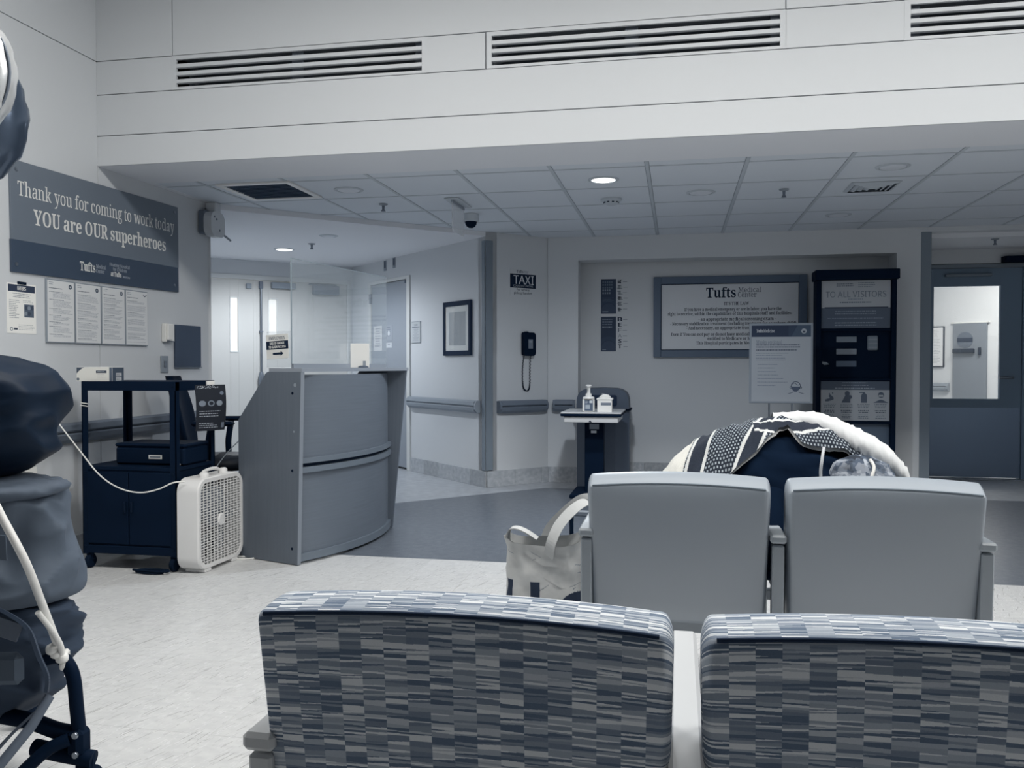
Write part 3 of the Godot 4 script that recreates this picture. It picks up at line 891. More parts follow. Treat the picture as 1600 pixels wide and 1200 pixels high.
# ---------------------------------------------------------------- left wall
func on_left(x, y, out := 0.0): return Vector3(LEFT + out, y, -x)
func build_left_wall_things():
	var T := deg_to_rad(90)
	# large banner
	var t = thing("wall_banner", "large grey and navy thank-you banner screwed to the left wall", "banner", on_left(4.6, 1.592), T)
	var B := Basis(Vector3.BACK, 0.012)
	var w := 1.508
	var st := boxed(Vector3(0, 0.378, 0.006), Vector3(w, 0.415, 0.012), 0.001, B)
	part(t, "upper_field", st, mat("banner_grey", Color(0.42, 0.46, 0.51), 0.4))
	part(t, "lower_band", boxed(Vector3(0, 0.086, 0.006), Vector3(w, 0.169, 0.012), 0.001, B), mat("banner_navy", Color(0.235, 0.29, 0.365), 0.35))
	words(t, "Thank you for coming to work today", 0.0, 0.405, 0.0125, 0.075, 1.41, M.print_white, true, false, "lettering", 0.012)
	words(t, "YOU are OUR superheroes", 0.005, 0.266, 0.0125, 0.082, 1.20, M.print_white, true, true, "lettering", 0.012)
	words(t, "Tufts", -0.172, 0.055, 0.0125, 0.052, 0.132, M.print_white, true, true)
	words(t, "Medical", -0.055, 0.083, 0.0125, 0.022, 0.088, mat("print_grey", Color(0.62, 0.65, 0.69), 0.7), true, false)
	words(t, "Center", -0.062, 0.056, 0.0125, 0.022, 0.074, M.print_grey, true, false)
	words(t, "Floating Hospital", 0.12, 0.110, 0.0125, 0.020, 0.19, M.print_grey, false, false)
	words(t, "for Children", 0.12, 0.084, 0.0125, 0.020, 0.13, M.print_grey, false, false)
	words(t, "at Tufts", 0.085, 0.050, 0.0125, 0.028, 0.10, M.print_white, true, true)
	words(t, "Medical Center", 0.185, 0.050, 0.0125, 0.012, 0.07, M.print_grey, true, false)
	for s in [[-0.715, 0.53], [-0.72, 0.035], [0.705, 0.055], [0.71, 0.555]]:
		part(t, "screw", disc(0.010, 0.005, Vector3(s[0], s[1], 0.011), OUTWARD, 12), M.steel)
	# flyer at the far left
	t = thing("flyer", "white flyer with a dark heading hung left of the notices", "flyer", on_left(3.925, 1.266), T)
	var img := paper(200, 260, Color(0.93, 0.93, 0.92))
	rng.seed = 2
	img.fill_rect(Rect2i(8, 8, 184, 36), Color(0.17, 0.22, 0.31))
	type_lines(img, 70, 14, 60, 1, 6, 3, Color(0.7, 0.73, 0.76), rng, 0.1)
	type_lines(img, 30, 52, 140, 3, 9, 3, Color(0.35, 0.39, 0.45), rng, 0.3, true)
	type_lines(img, 14, 88, 78, 11, 9, 3, Color(0.45, 0.48, 0.53), rng, 0.5)
	type_lines(img, 108, 86, 74, 2, 8, 2, Color(0.5, 0.53, 0.57), rng, 0.3)
	img.fill_rect(Rect2i(116, 106, 68, 68), Color(0.30, 0.35, 0.42))
	for k in 5: dot(img, 128 + (k % 3) * 22, 124 + (k / 3) * 30, 11, Color(0.50, 0.54, 0.59) if k % 2 else Color(0.22, 0.27, 0.34))
	type_lines(img, 76, 214, 112, 4, 8, 2, Color(0.5, 0.53, 0.57), rng, 0.2)
	dot(img, 28, 238, 10, Color(0.45, 0.48, 0.53), 6)
	img.fill_rect(Rect2i(44, 232, 26, 9), Color(0.2, 0.25, 0.32))
	part(t, "sheet", sheet(0.202, 0.262, 0.002), picture("flyer_print", img))
	words(t, "MBS", 0.0, 0.228, 0.0022, 0.018, 0.06, M.print_white, false, true)
	part(t, "clip", span(-0.03, 0.03, 0.258, 0.272, 0.0, 0.008, 0.002), M.black)
	# four framed notices
	for k in 4:
		var x0: float = [4.092, 4.318, 4.545, 4.771][k]
		var x1: float = [4.313, 4.540, 4.766, 5.0][k]
		t = thing("framed_notice", ["leftmost framed notice under the banner, indented paragraphs and round seal", "second framed notice from left under the banner, close lines and round seal", "third framed notice from left under the banner, headings at left edge", "rightmost framed notice under the banner with a check mark"][k], "notice", on_left((x0 + x1) / 2, 1.222), T, "framed notices under the banner")
		img = paper(200, 330, Color(0.86, 0.87, 0.875))
		rng.seed = 40 + k
		type_lines(img, 12, 10, 40, 2, 10, 3, Color(0.45, 0.5, 0.56), rng, 0.3)
		type_lines(img, 12, 40, 100, 1, 10, 4, Color(0.25, 0.3, 0.37), rng, 0.1)
		var y := 60
		while y < 312:
			var rows := 2 + rng.randi() % 5
			if k != 3 or rng.randf() < 0.3: type_lines(img, 12, y, 120, 1, 6, 3, Color(0.36, 0.40, 0.46), rng, 0.3)
			type_lines(img, [40, 14, 14, 12][k], y + 7, [148, 172, 170, 176][k], min(rows, int((316 - y) / 6)), 6, 2, Color(0.52, 0.55, 0.60), rng, 0.2)
			y += rows * 6 + 12
		if k == 3:
			for s in 16:
				img.fill_rect(Rect2i(158 + s * 2, (30 - s if s > 5 else 14 + s * 2), 4, 5), Color(0.2, 0.25, 0.33))
		else:
			dot(img, 170, 26, 13, Color(0.25, 0.3, 0.37), 5)
		part(t, "frame", span(-(x1 - x0) / 2 + 0.001, (x1 - x0) / 2 - 0.001, 0.0, 0.352, 0.0, 0.013, 0.002), M.rail)
		var sh = part(t, "sheet", sheet(x1 - x0 - 0.012, 0.338, 0.001, 0.0132), picture("notice_print%d" % k, img, 0.35))
		sh.position.y = 0.007
	# small wall devices
	t = thing("wall_sensor", "small white wall box left of the dark panel", "sensor", on_left(5.215, 1.254), T)
	part(t, "body", span(-0.05, 0.05, 0.0, 0.125, 0.0, 0.035, 0.005), M.white_plastic)
	part(t, "front", span(-0.048, 0.002, 0.012, 0.12, 0.035, 0.050, 0.006), M.white_plastic)
	part(t, "slot", span(-0.04, 0.045, 0.002, 0.008, 0.03, 0.037), M.ink_soft)
	t = thing("wall_plate", "narrow grey switch plate below the small white wall box", "switch", on_left(5.19, 1.048), T)
	part(t, "plate", span(-0.042, 0.042, 0.0, 0.113, 0.0, 0.008, 0.002), M.rail)
	part(t, "switch", span(-0.012, 0.012, 0.035, 0.078, 0.008, 0.014, 0.002), M.rail_dark)
	t = thing("wall_board", "dark square board on the left wall beside the corridor opening", "board", on_left(5.463, 1.085), T)
	part(t, "board", span(-0.158, 0.158, 0.0, 0.293, 0.0, 0.018, 0.003), mat("slate_board", Color(0.25, 0.305, 0.385), 0.7))
	part(t, "ledge", span(-0.16, 0.16, -0.006, 0.0, 0.0, 0.026, 0.002), M.rail_dark)
	# white fixture at the end of the wall
	t = thing("wall_fixture", "off-white rounded wall fixture with a small lever at the wall's end", "fixture", on_left(5.69, 2.03, 0.0), T)
	part(t, "mount", span(-0.075, 0.08, 0.02, 0.19, 0.0, 0.06, 0.01), M.rail_dark)
	part(t, "body", prismed(round_rect(0.19, 0.18, 0.06), 0.06, 0.12, Transform3D(Basis(), Vector3(0.0, 0.09, 0))), M.paint)
	part(t, "stem", span(0.0, 0.075, 0.14, 0.255, 0.02, 0.10, 0.006), M.paint)
	part(t, "lever", tubed([Vector3(0.06, 0.055, 0.09), Vector3(0.11, 0.03, 0.10), Vector3(0.19, 0.0, 0.11)], 0.008, 8), M.rail)
	for s in [[-0.05, 0.14], [-0.02, 0.125], [0.02, 0.05]]:
		part(t, "screw", disc(0.008, 0.004, Vector3(s[0], s[1], 0.119), OUTWARD, 10), M.rail_dark)
	handrail(Vector3(LEFT, 0, 0), T, 1.2, 5.72, 0.715, "long dark handrail along the left wall behind the cart", M.rail_dark)
	handrail(CB, deg_to_rad(-45), -1.44, -0.083, 0.72, "handrail on the corridor wall below the framed picture", M.rail)
	handrail(CB, deg_to_rad(45), 0.118, 0.655, 0.72, "handrail on the angled wall below the wall phone", M.rail_dark)
	handrail(Vector3(0, 0, BACK), 0.0, -1.135, -0.93, 0.72, "short handrail piece on the pier beside the bin", M.rail_dark)

# ---------------------------------------------------------------- reception desk
var P0 := Vector3(-2.03, 0, -4.335)
var P1 := Vector3(-1.89, 0, -5.475)
func arc_point(t, out):
	var chord := P1 - P0
	var n := Vector3(-chord.z, 0, chord.x).normalized()
	if n.x < 0: n = -n
	var sag := 0.118
	var half := chord.length() / 2
	var R := (half * half + sag * sag) / (2 * sag)
	var mid := (P0 + P1) / 2 - n * (R - sag)
	var a0 := asin(half / R)
	var a := lerpf(-a0, a0, t)
	return mid + (n * cos(a) + chord.normalized() * sin(a)) * (R + out)
func arc_band(o, y0, y1, out0, out1, n := 24) -> SurfaceTool:
	var st := flat()
	for s in n:
		var q = []
		for t in [float(s) / n, float(s + 1) / n]:
			q.append([arc_point(t, out0) - o, arc_point(t, out1) - o])
		var nn: Vector3 = (q[0][1] - q[0][0]).normalized()
		var u0 := Vector3(0, y0, 0)
		var u1 := Vector3(0, y1, 0)
		st.set_smooth_group(1)
		oq(st, q[0][1] + u0, q[1][1] + u0, q[1][1] + u1, q[0][1] + u1, nn)
		st.set_smooth_group(2)
		oq(st, q[0][0] + u0, q[1][0] + u0, q[1][0] + u1, q[0][0] + u1, -nn)
		st.set_smooth_group(-1)
		oq(st, q[0][0] + u1, q[1][0] + u1, q[1][1] + u1, q[0][1] + u1, Vector3.UP)
		oq(st, q[0][0] + u0, q[1][0] + u0, q[1][1] + u0, q[0][1] + u0, Vector3.DOWN)
		if s == 0: oq(st, q[0][0] + u0, q[0][1] + u0, q[0][1] + u1, q[0][0] + u1, P0 - P1)
		if s == n - 1: oq(st, q[1][0] + u0, q[1][1] + u0, q[1][1] + u1, q[1][0] + u1, P1 - P0)
	return st
func side_frame(p, dir, o):
	# x runs from the rear of the side panel to its front, y is up
	return Transform3D(Basis(dir, Vector3.UP, dir.cross(Vector3.UP)), p - dir * 0.45 - o)
func build_desk():
	var o := Vector3(-2.15, 0, -4.9)
	var d = thing("reception_desk", "grey laminate reception desk with a curved front and slanted ends", "desk", o)
	var dl := Vector3(0.945, 0, 0.326).normalized()
	var dr := Vector3(0.996, 0, -0.09).normalized()
	var TL: Transform3D = side_frame(P0, dl, o)
	var TR: Transform3D = side_frame(P1, dr, o)
	var lp := [Vector2(0, 0.004), Vector2(0, 0.786), Vector2(0.205, 1.03), Vector2(0.215, 1.05), Vector2(0.235, 1.062), Vector2(0.484, 1.062), Vector2(0.45, 0.004)]
	var sl = part(d, "side_panel", prismed(lp, -0.012, 0.014, TL), M.laminate_side)
	part(sl, "edge_band", prismed([Vector2(0.4515, 0.004), Vector2(0.4855, 1.062), Vector2(0.484, 1.062), Vector2(0.45, 0.004)], -0.0125, 0.0145, TL), mat("edge_grey", Color(0.50, 0.53, 0.57), 0.45))
	for y in [0.09, 0.52, 0.945]:
		part(sl, "screw_cover", disc(0.008, 0.002, TL * Vector3(0.41 + y * 0.012, y, 0.013), TL.basis * OUTWARD, 12), M.rubber)
	for s in [[0.44, 0.99, 0.011], [0.43, 0.735, 0.006]]:
		part(sl, "chip", disc(s[2], 0.0012, TL * Vector3(s[0], s[1], 0.0135), TL.basis * OUTWARD, 7), M.rail)
	var rp := [Vector2(0, 0.004), Vector2(0, 0.786), Vector2(0.21, 1.03), Vector2(0.235, 1.062), Vector2(0.555, 1.062), Vector2(0.455, 0.004)]
	part(d, "side_panel", prismed(rp, -0.012, 0.014, TR), M.laminate_side)
	part(d, "front_panel", arc_band(o, 0.585, 1.045, -0.05, -0.025), M.laminate)
	part(d, "front_panel", arc_band(o, 0.055, 0.508, -0.05, -0.025), M.laminate)
	for b in [[0.557, 0.585, -0.05, -0.004], [0.504, 0.536, -0.05, -0.004], [0.016, 0.058, -0.05, -0.008]]:
		part(d, "moulding", arc_band(o, b[0], b[1], b[2], b[3]), mat("moulding", Color(0.41, 0.45, 0.495), 0.4))
	part(d, "recess_strip", arc_band(o, 0.535, 0.558, -0.055, -0.035), M.navy)
	part(d, "kick_strip", arc_band(o, 0.0, 0.02, -0.12, -0.07), M.rubber)
	# counter top
	var c0: Vector3 = P0 + dl * 0.036
	var c1: Vector3 = P1 + dr * 0.112
	var r0: Vector3 = P0 - dl * 0.21
	var r1: Vector3 = P1 - dr * 0.21
	var away: Vector3 = (P1 - P0).normalized() * 0.012
	var poly = []
	for p in [c0 - away, c1 + away, r1 + away, r0 - away]: poly.append(Vector2(p.x - o.x, p.z - o.z))
	part(d, "counter_top", plan(poly, 1.062, 1.082), mat("counter", Color(0.55, 0.58, 0.62), 0.3))
	var bpoly = []
	for p in [P0 - dl * 0.05 + away * 2, P1 - dr * 0.02 - away * 2, P1 - dr * 0.038 - away * 2, P0 - dl * 0.068 + away * 2]: bpoly.append(Vector2(p.x - o.x, p.z - o.z))
	part(d, "upstand", plan(bpoly, 1.082, 1.106), mat("counter", Color.WHITE))
	part(d, "work_surface", plan([Vector2(-0.30, 0.40), Vector2(0.08, 0.50), Vector2(0.20, -0.50), Vector2(-0.22, -0.55)], 0.72, 0.745), M.laminate)
	# clear shield: a long pane over the front and a short return
	var s = thing("acrylic_shield", "clear acrylic screen standing on the reception counter", "screen", o + Vector3(0.1, 1.106, 0))
	var so: Vector3 = s.position
	var a0: Vector3 = P0 - dl * 0.059 + away * 1.2
	var a1: Vector3 = P1 - dr * 0.029 - away * 1.2
	var ln := (a1 - a0)
	var BX := Basis(ln.normalized(), Vector3.UP, ln.normalized().cross(Vector3.UP))
	part(s, "front_pane", boxed((a0 + a1) / 2 - Vector3(so.x, 0, so.z) + Vector3(0, 0.29, 0), Vector3(ln.length(), 0.58, 0.006), 0.001, BX), M.acrylic)
	part(s, "edge_strip", boxed(a0 - Vector3(so.x, 0, so.z) + Vector3(0, 0.29, 0), Vector3(0.005, 0.58, 0.007), 0.0, BX), mat("acrylic_edge", Color(0.55, 0.60, 0.64), 0.3))
	part(s, "edge_strip", boxed((a0 + a1) / 2 - Vector3(so.x, 0, so.z) + Vector3(0, 0.5805, 0), Vector3(ln.length(), 0.003, 0.007), 0.0, BX), M.acrylic_edge)
	var q0: Vector3 = a0 - dl * 0.19
	part(s, "side_pane", boxed((a0 + q0) / 2 - Vector3(so.x, 0, so.z) + Vector3(0, 0.08, 0), Vector3(0.185, 0.20, 0.005), 0.001, Basis(dl, Vector3.UP, dl.cross(Vector3.UP))), M.acrylic)
	# badge sign on the return
	var bt := Basis(dl, Vector3.UP, dl.cross(Vector3.UP))
	var bs = thing("badge_sign", "small white and navy employees sign with an arrow on the shield", "sign", a0 - dl * 0.098 + Vector3(0, 1.135, 0) + bt.z * 0.004)
	bs.basis = bt * Basis(Vector3.BACK, 0.045)
	part(bs, "card", span(-0.084, 0.084, 0.0, 0.135, 0.0, 0.002), M.print_white)
	part(bs, "band", span(-0.084, 0.084, 0.052, 0.098, 0.002, 0.0026), M.ink)
	words(bs, "EMPLOYEES", 0.0, 0.106, 0.0026, 0.017, 0.12, M.ink_soft, false, false)
	words(bs, "USE ID BADGE", 0.0, 0.079, 0.003, 0.013, 0.11, M.print_white, false, true)
	words(bs, "TO GAIN ACCESS", 0.0, 0.059, 0.003, 0.013, 0.13, M.print_white, false, true)
	part(bs, "arrow", prismed([Vector2(-0.035, 0.022), Vector2(0.025, 0.022), Vector2(0.025, 0.014), Vector2(0.045, 0.028), Vector2(0.025, 0.042), Vector2(0.025, 0.034), Vector2(-0.035, 0.034)], 0.002, 0.003), M.ink)
	# white card standing on the counter
	var cp := a0.lerp(a1, 0.60) + Vector3(0.055, 1.0826, 0.02)
	var wc = thing("counter_card", "blank white card standing on the reception counter against the shield", "card", cp, deg_to_rad(24))
	part(wc, "card", boxed(Vector3(0, 0.075, 0), Vector3(0.115, 0.15, 0.004), 0.001), M.print_white)
	part(wc, "tape", span(0.018, 0.036, 0.01, 0.042, 0.002, 0.0035), M.rail)
	part(wc, "foot", blob([[Vector3(0.02, 0.0, 0.012), 0.03, 0.014], [Vector3(0.02, 0.006, 0.012), 0.033, 0.016], [Vector3(0.02, 0.012, 0.012), 0.02, 0.01], [Vector3(0.02, 0.013, 0.012), 0.001, 0.001]], 16), M.ink_soft)

# ---------------------------------------------------------------- cart, fan, office chair
func build_cart_corner():
	var o := Vector3(-2.872, 0, -4.25)
	var c = thing("equipment_cart", "tall black metal cart with an open top and closed lower cabinet", "cart", o)
	# local: x to the right, z towards the camera
	var hx := 0.262
	var hz := 0.19
	for sx in [-1, 1]:
		for sz in [-1, 1]:
			var st := flat()
			box(st, Vector3(sx * hx, 0.545, sz * hz), Vector3(0.036, 0.93, 0.006), 0.001)
			box(st, Vector3(sx * (hx + 0.015), 0.545, sz * (hz - 0.015)), Vector3(0.006, 0.93, 0.036), 0.001)
			part(c, "post", st, M.black_metal)
	var top := flat()
	for sz in [-1, 1]: box(top, Vector3(0, 0.987, sz * hz), Vector3(hx * 2 + 0.036, 0.05, 0.008), 0.002)
	for sx in [-1, 1]: box(top, Vector3(sx * (hx + 0.014), 0.987, 0), Vector3(0.008, 0.05, hz * 2), 0.002)
	part(c, "top_rail", top, M.black_metal)
	part(c, "top_shelf", span(-hx - 0.016, hx + 0.016, 1.005, 1.012, -hz, hz, 0.001), M.black_metal)
	part(c, "middle_shelf", span(-hx - 0.016, hx + 0.016, 0.535, 0.555, -hz, hz, 0.002), M.black_metal)
	part(c, "cabinet_body", span(-hx - 0.01, hx + 0.01, 0.13, 0.535, -hz, hz - 0.004, 0.002), M.black)
	for s in [-1, 1]:
		var dr = part(c, "cabinet_door", span(0.003 * s, s * (hx - 0.012), 0.14, 0.525, hz - 0.003, hz + 0.006, 0.002), M.black)
		part(dr, "handle", span(s * 0.015, s * 0.027, 0.31, 0.37, hz + 0.006, hz + 0.018, 0.003), M.rubber)
	part(c, "bottom_shelf", span(-hx - 0.016, hx + 0.016, 0.085, 0.13, -hz, hz + 0.004, 0.003), M.black_metal)
	for sx in [-1, 1]:
		for sz in [-1, 1]:
			var w = part(c, "caster", lathed([Vector2(0, -0.014), Vector2(0.032, -0.014), Vector2(0.038, -0.008), Vector2(0.038, 0.008), Vector2(0.032, 0.014), Vector2(0, 0.014)], 20, Vector3(sx * (hx - 0.01), 0.038, sz * (hz - 0.02)), Basis(Vector3(0, 1, 0), Vector3(1, 0, 0), Vector3(0, 0, -1))), M.rubber)
			part(w, "fork", span(sx * (hx - 0.01) - 0.02, sx * (hx - 0.01) + 0.02, 0.045, 0.09, sz * (hz - 0.02) - 0.01, sz * (hz - 0.02) + 0.01, 0.004), M.black_metal)
	for y in [0.99, 0.52, 0.12]:
		for sx in [-1, 1]: part(c, "bolt", disc(0.007, 0.004, Vector3(sx * hx, y, hz + 0.003), OUTWARD, 10), M.rubber)
	for k in 2:
		var tie := soft()
		tube(tie, [Vector3(-hx - 0.022, 0.882 + k * 0.014, hz + 0.004), Vector3(-hx, 0.880 + k * 0.014, hz + 0.008), Vector3(-hx + 0.022, 0.877 + k * 0.014, hz + 0.004)], 0.0028, 6)
		part(c, "cable_tie", tie, M.white_plastic)
	# case on the middle shelf
	var b = thing("equipment_case", "flat black case with a white label on the cart's middle shelf", "case", Vector3(-2.80, 0.555, -4.27))
	part(b, "body", span(-0.22, 0.20, 0.0, 0.098, -0.12, 0.12, 0.012), M.black)
	part(b, "lid", span(-0.222, 0.202, 0.098, 0.118, -0.122, 0.122, 0.008), M.black)
	part(b, "label", span(-0.015, 0.065, 0.035, 0.056, 0.12, 0.1212), M.print_white)
	part(b, "label_print", span(-0.008, 0.056, 0.042, 0.049, 0.1212, 0.1216), M.ink_soft)
	part(b, "tag", span(0.14, 0.175, 0.005, 0.013, 0.12, 0.1215), M.print_white)
	# box of gloves on top of the cart
	var g = thing("glove_box", "white cardboard glove box lying on top of the cart", "box", Vector3(-3.09, 1.012, -4.13), deg_to_rad(7))
	var img := paper(256, 100, Color(0.88, 0.88, 0.86))
	for x in 60: img.fill_rect(Rect2i(x, 0, 1, int(44.0 * pow(1.0 - x / 60.0, 1.6))), Color(0.26, 0.31, 0.38))
	img.fill_rect(Rect2i(140, 22, 76, 18), Color(0.2, 0.25, 0.32))
	rng.seed = 9
	type_lines(img, 146, 28, 60, 1, 6, 3, Color(0.8, 0.82, 0.84), rng, 0.1)
	type_lines(img, 150, 50, 60, 3, 10, 2, Color(0.6, 0.63, 0.67), rng, 0.3)
	dot(img, 10, 84, 10, Color(0.35, 0.4, 0.46))
	img.fill_rect(Rect2i(236, 0, 20, 100), Color(0.33, 0.38, 0.45))
	part(g, "carton", span(-0.10, 0.10, 0.0, 0.076, -0.06, 0.058, 0.001), M.print_white)
	part(g, "front_print", sheet(0.198, 0.074, 0.0008, 0.058), picture("glove_front", img))
	var side := paper(100, 100, Color(0.26, 0.31, 0.38))
	side.fill_rect(Rect2i(30, 40, 50, 26), Color(0.8, 0.81, 0.82))
	side.fill_rect(Rect2i(30, 72, 50, 24), Color(0.8, 0.81, 0.82))
	type_lines(side, 34, 46, 40, 3, 6, 3, Color(0.3, 0.34, 0.4), rng, 0.2)
	type_lines(side, 34, 78, 40, 3, 6, 3, Color(0.3, 0.34, 0.4), rng, 0.2)
	var sp = part(g, "end_print", sheet(0.116, 0.074, 0.0008), picture("glove_side", side))
	sp.transform = Transform3D(Basis(Vector3.UP, PI / 2), Vector3(0.10, 0, -0.001))
	part(g, "opening", prismed(round_rect(0.12, 0.045, 0.02), 0.0, 0.0012, Transform3D(FLOORWISE, Vector3(0, 0.0768, 0))), M.print_white)
	# black poster hung on the cart's right side
	var p = thing("black_poster", "curled black poster with white print hung on the cart's side", "poster", Vector3(-2.565, 0.735, -4.33), deg_to_rad(62))
	img = paper(128, 220, Color(0.07, 0.10, 0.15))
	rng.seed = 77
	for k in 3: dot(img, 24 + k * 36, 88, 14, Color(0.45, 0.49, 0.54), 9 if k else 0)
	dot(img, 96, 88, 11, Color(0.5, 0.54, 0.58))
	type_lines(img, 12, 124, 96, 3, 12, 4, Color(0.6, 0.63, 0.67), rng, 0.3)
	type_lines(img, 12, 182, 84, 3, 10, 4, Color(0.6, 0.63, 0.67), rng, 0.3)
	img.fill_rect(Rect2i(108, 182, 14, 26), Color(0.4, 0.44, 0.5))
	dot(img, 108, 40, 9, Color(0.4, 0.44, 0.5))
	for k in 40: img.fill_rect(Rect2i(8 + rng.randi() % 90, 2 + rng.randi() % 14, 4, 3), Color(0.6, 0.63, 0.66))
	var rows = []
	var uvs = []
	var rows_b = []
	for i in 9:
		var v := i / 8.0
		var row = []
		var row_b = []
		var uv = []
		for j in 6:
			var u := j / 5.0
			var q := Vector3((u - 0.5) * lerpf(0.175, 0.185, v), 0.255 * v, 0.014 + sin(u * 2.6) * 0.012 + sin(v * 3.0) * 0.015)
			row.append(q)
			row_b.append(q - Vector3(0, 0, 0.002))
			uv.append(Vector2(u, 1.0 - v))
		rows.append(row)
		rows_b.append(row_b)
		uvs.append(uv)
	var ps := soft()
	grid(ps, rows, uvs)
	var psb := soft()
	grid(psb, rows_b, null, false, true)
	part(p, "printed_face", ps, picture("black_poster_print", img, 0.85))
	part(p, "back_face", psb, M.black)
	part(p, "hook_tape", span(-0.02, 0.03, 0.25, 0.275, 0.01, 0.02, 0.002), M.print_white)
	# box fan
	var f = thing("box_fan", "white square box fan with a lattice grille leaning by the desk", "fan", Vector3(-2.500, 0, -4.245), deg_to_rad(88))
	fan(f)
	# white cord from behind the bags to the fan
	var cord = thing("power_cord", "thin white power cord sagging in front of the cart to the fan", "cord", Vector3(-2.54, 0.0, -3.97))
	var path = []
	for q in [[-3.37, 0.93, -4.0], [-3.24, 0.80, -3.98], [-3.10, 0.645, -3.975], [-2.98, 0.52, -3.97], [-2.86, 0.455, -3.965], [-2.74, 0.435, -3.965], [-2.64, 0.455, -3.975], [-2.57, 0.487, -3.99], [-2.525, 0.49, -4.03]]: path.append(Vector3(q[0], q[1], q[2]) - cord.position)
	part(cord, "cable", tubed(smooth_path(path), 0.0038, 8), M.white_plastic)
	part(cord, "plug", tubed([path[0], path[0] + Vector3(-0.028, 0, 0)], 0.012, 8), M.white_plastic)
	var thin = thing("thin_cable", "thin grey cable running from the cart to the desk", "cable", Vector3(-2.55, 0.5, -4.62))
	path = []
	for q in [[-2.60, 0.50, -4.45], [-2.56, 0.58, -4.5], [-2.50, 0.66, -4.55], [-2.46, 0.70, -4.6], [-2.44, 0.72, -4.7]]: path.append(Vector3(q[0], q[1], q[2]) - thin.position)
	part(thin, "cable", tubed(smooth_path(path), 0.003, 6), M.rail)
	var fl = thing("floor_cable", "loop of dark cable on the floor under the cart", "cable", Vector3(-2.72, 0.006, -4.02))
	path = []
	for k in 26:
		var a := TAU * k / 18.0
		path.append(Vector3(cos(a) * (0.07 + k * 0.002), 0.0 + 0.0006 * k, sin(a) * 0.03))
	part(fl, "cable", tubed(path, 0.006, 6), M.rubber)
	fl = thing("floor_cable", "white cable on the floor beside the fan's right foot", "cable", Vector3(-2.40, 0.005, -4.43))
	path = []
	for q in [[-0.09, 0, 0.04], [0.0, 0, 0.035], [0.05, 0, 0.0], [0.02, 0.001, -0.03], [-0.06, 0, -0.02]]: path.append(Vector3(q[0], q[1], q[2]))
	part(fl, "cable", tubed(smooth_path(path), 0.0045, 6), M.white_plastic)
	var cb = thing("cable_bundle", "dark cables hanging against the left wall beside the cart", "cable", Vector3(-3.345, 0.0, -4.02))
	part(cb, "cable", tubed(smooth_path([Vector3(-0.03, 0.50, 0.05), Vector3(0.0, 0.46, 0.03), Vector3(0.035, 0.38, 0.0), Vector3(0.05, 0.28, 0.0), Vector3(0.045, 0.18, 0.01), Vector3(0.055, 0.006, 0.02)], 5), 0.007, 8), M.rubber)
	part(cb, "cable", tubed(smooth_path([Vector3(-0.03, 0.47, 0.06), Vector3(0.02, 0.40, 0.03), Vector3(0.07, 0.33, 0.01), Vector3(0.06, 0.22, 0.02), Vector3(0.03, 0.12, 0.02), Vector3(0.04, 0.006, 0.04)], 5), 0.006, 8), M.rubber)
	part(cb, "outlet_plate", span(-0.055, -0.045, 0.44, 0.55, 0.01, 0.09, 0.002), M.white_plastic)
	office_chair()
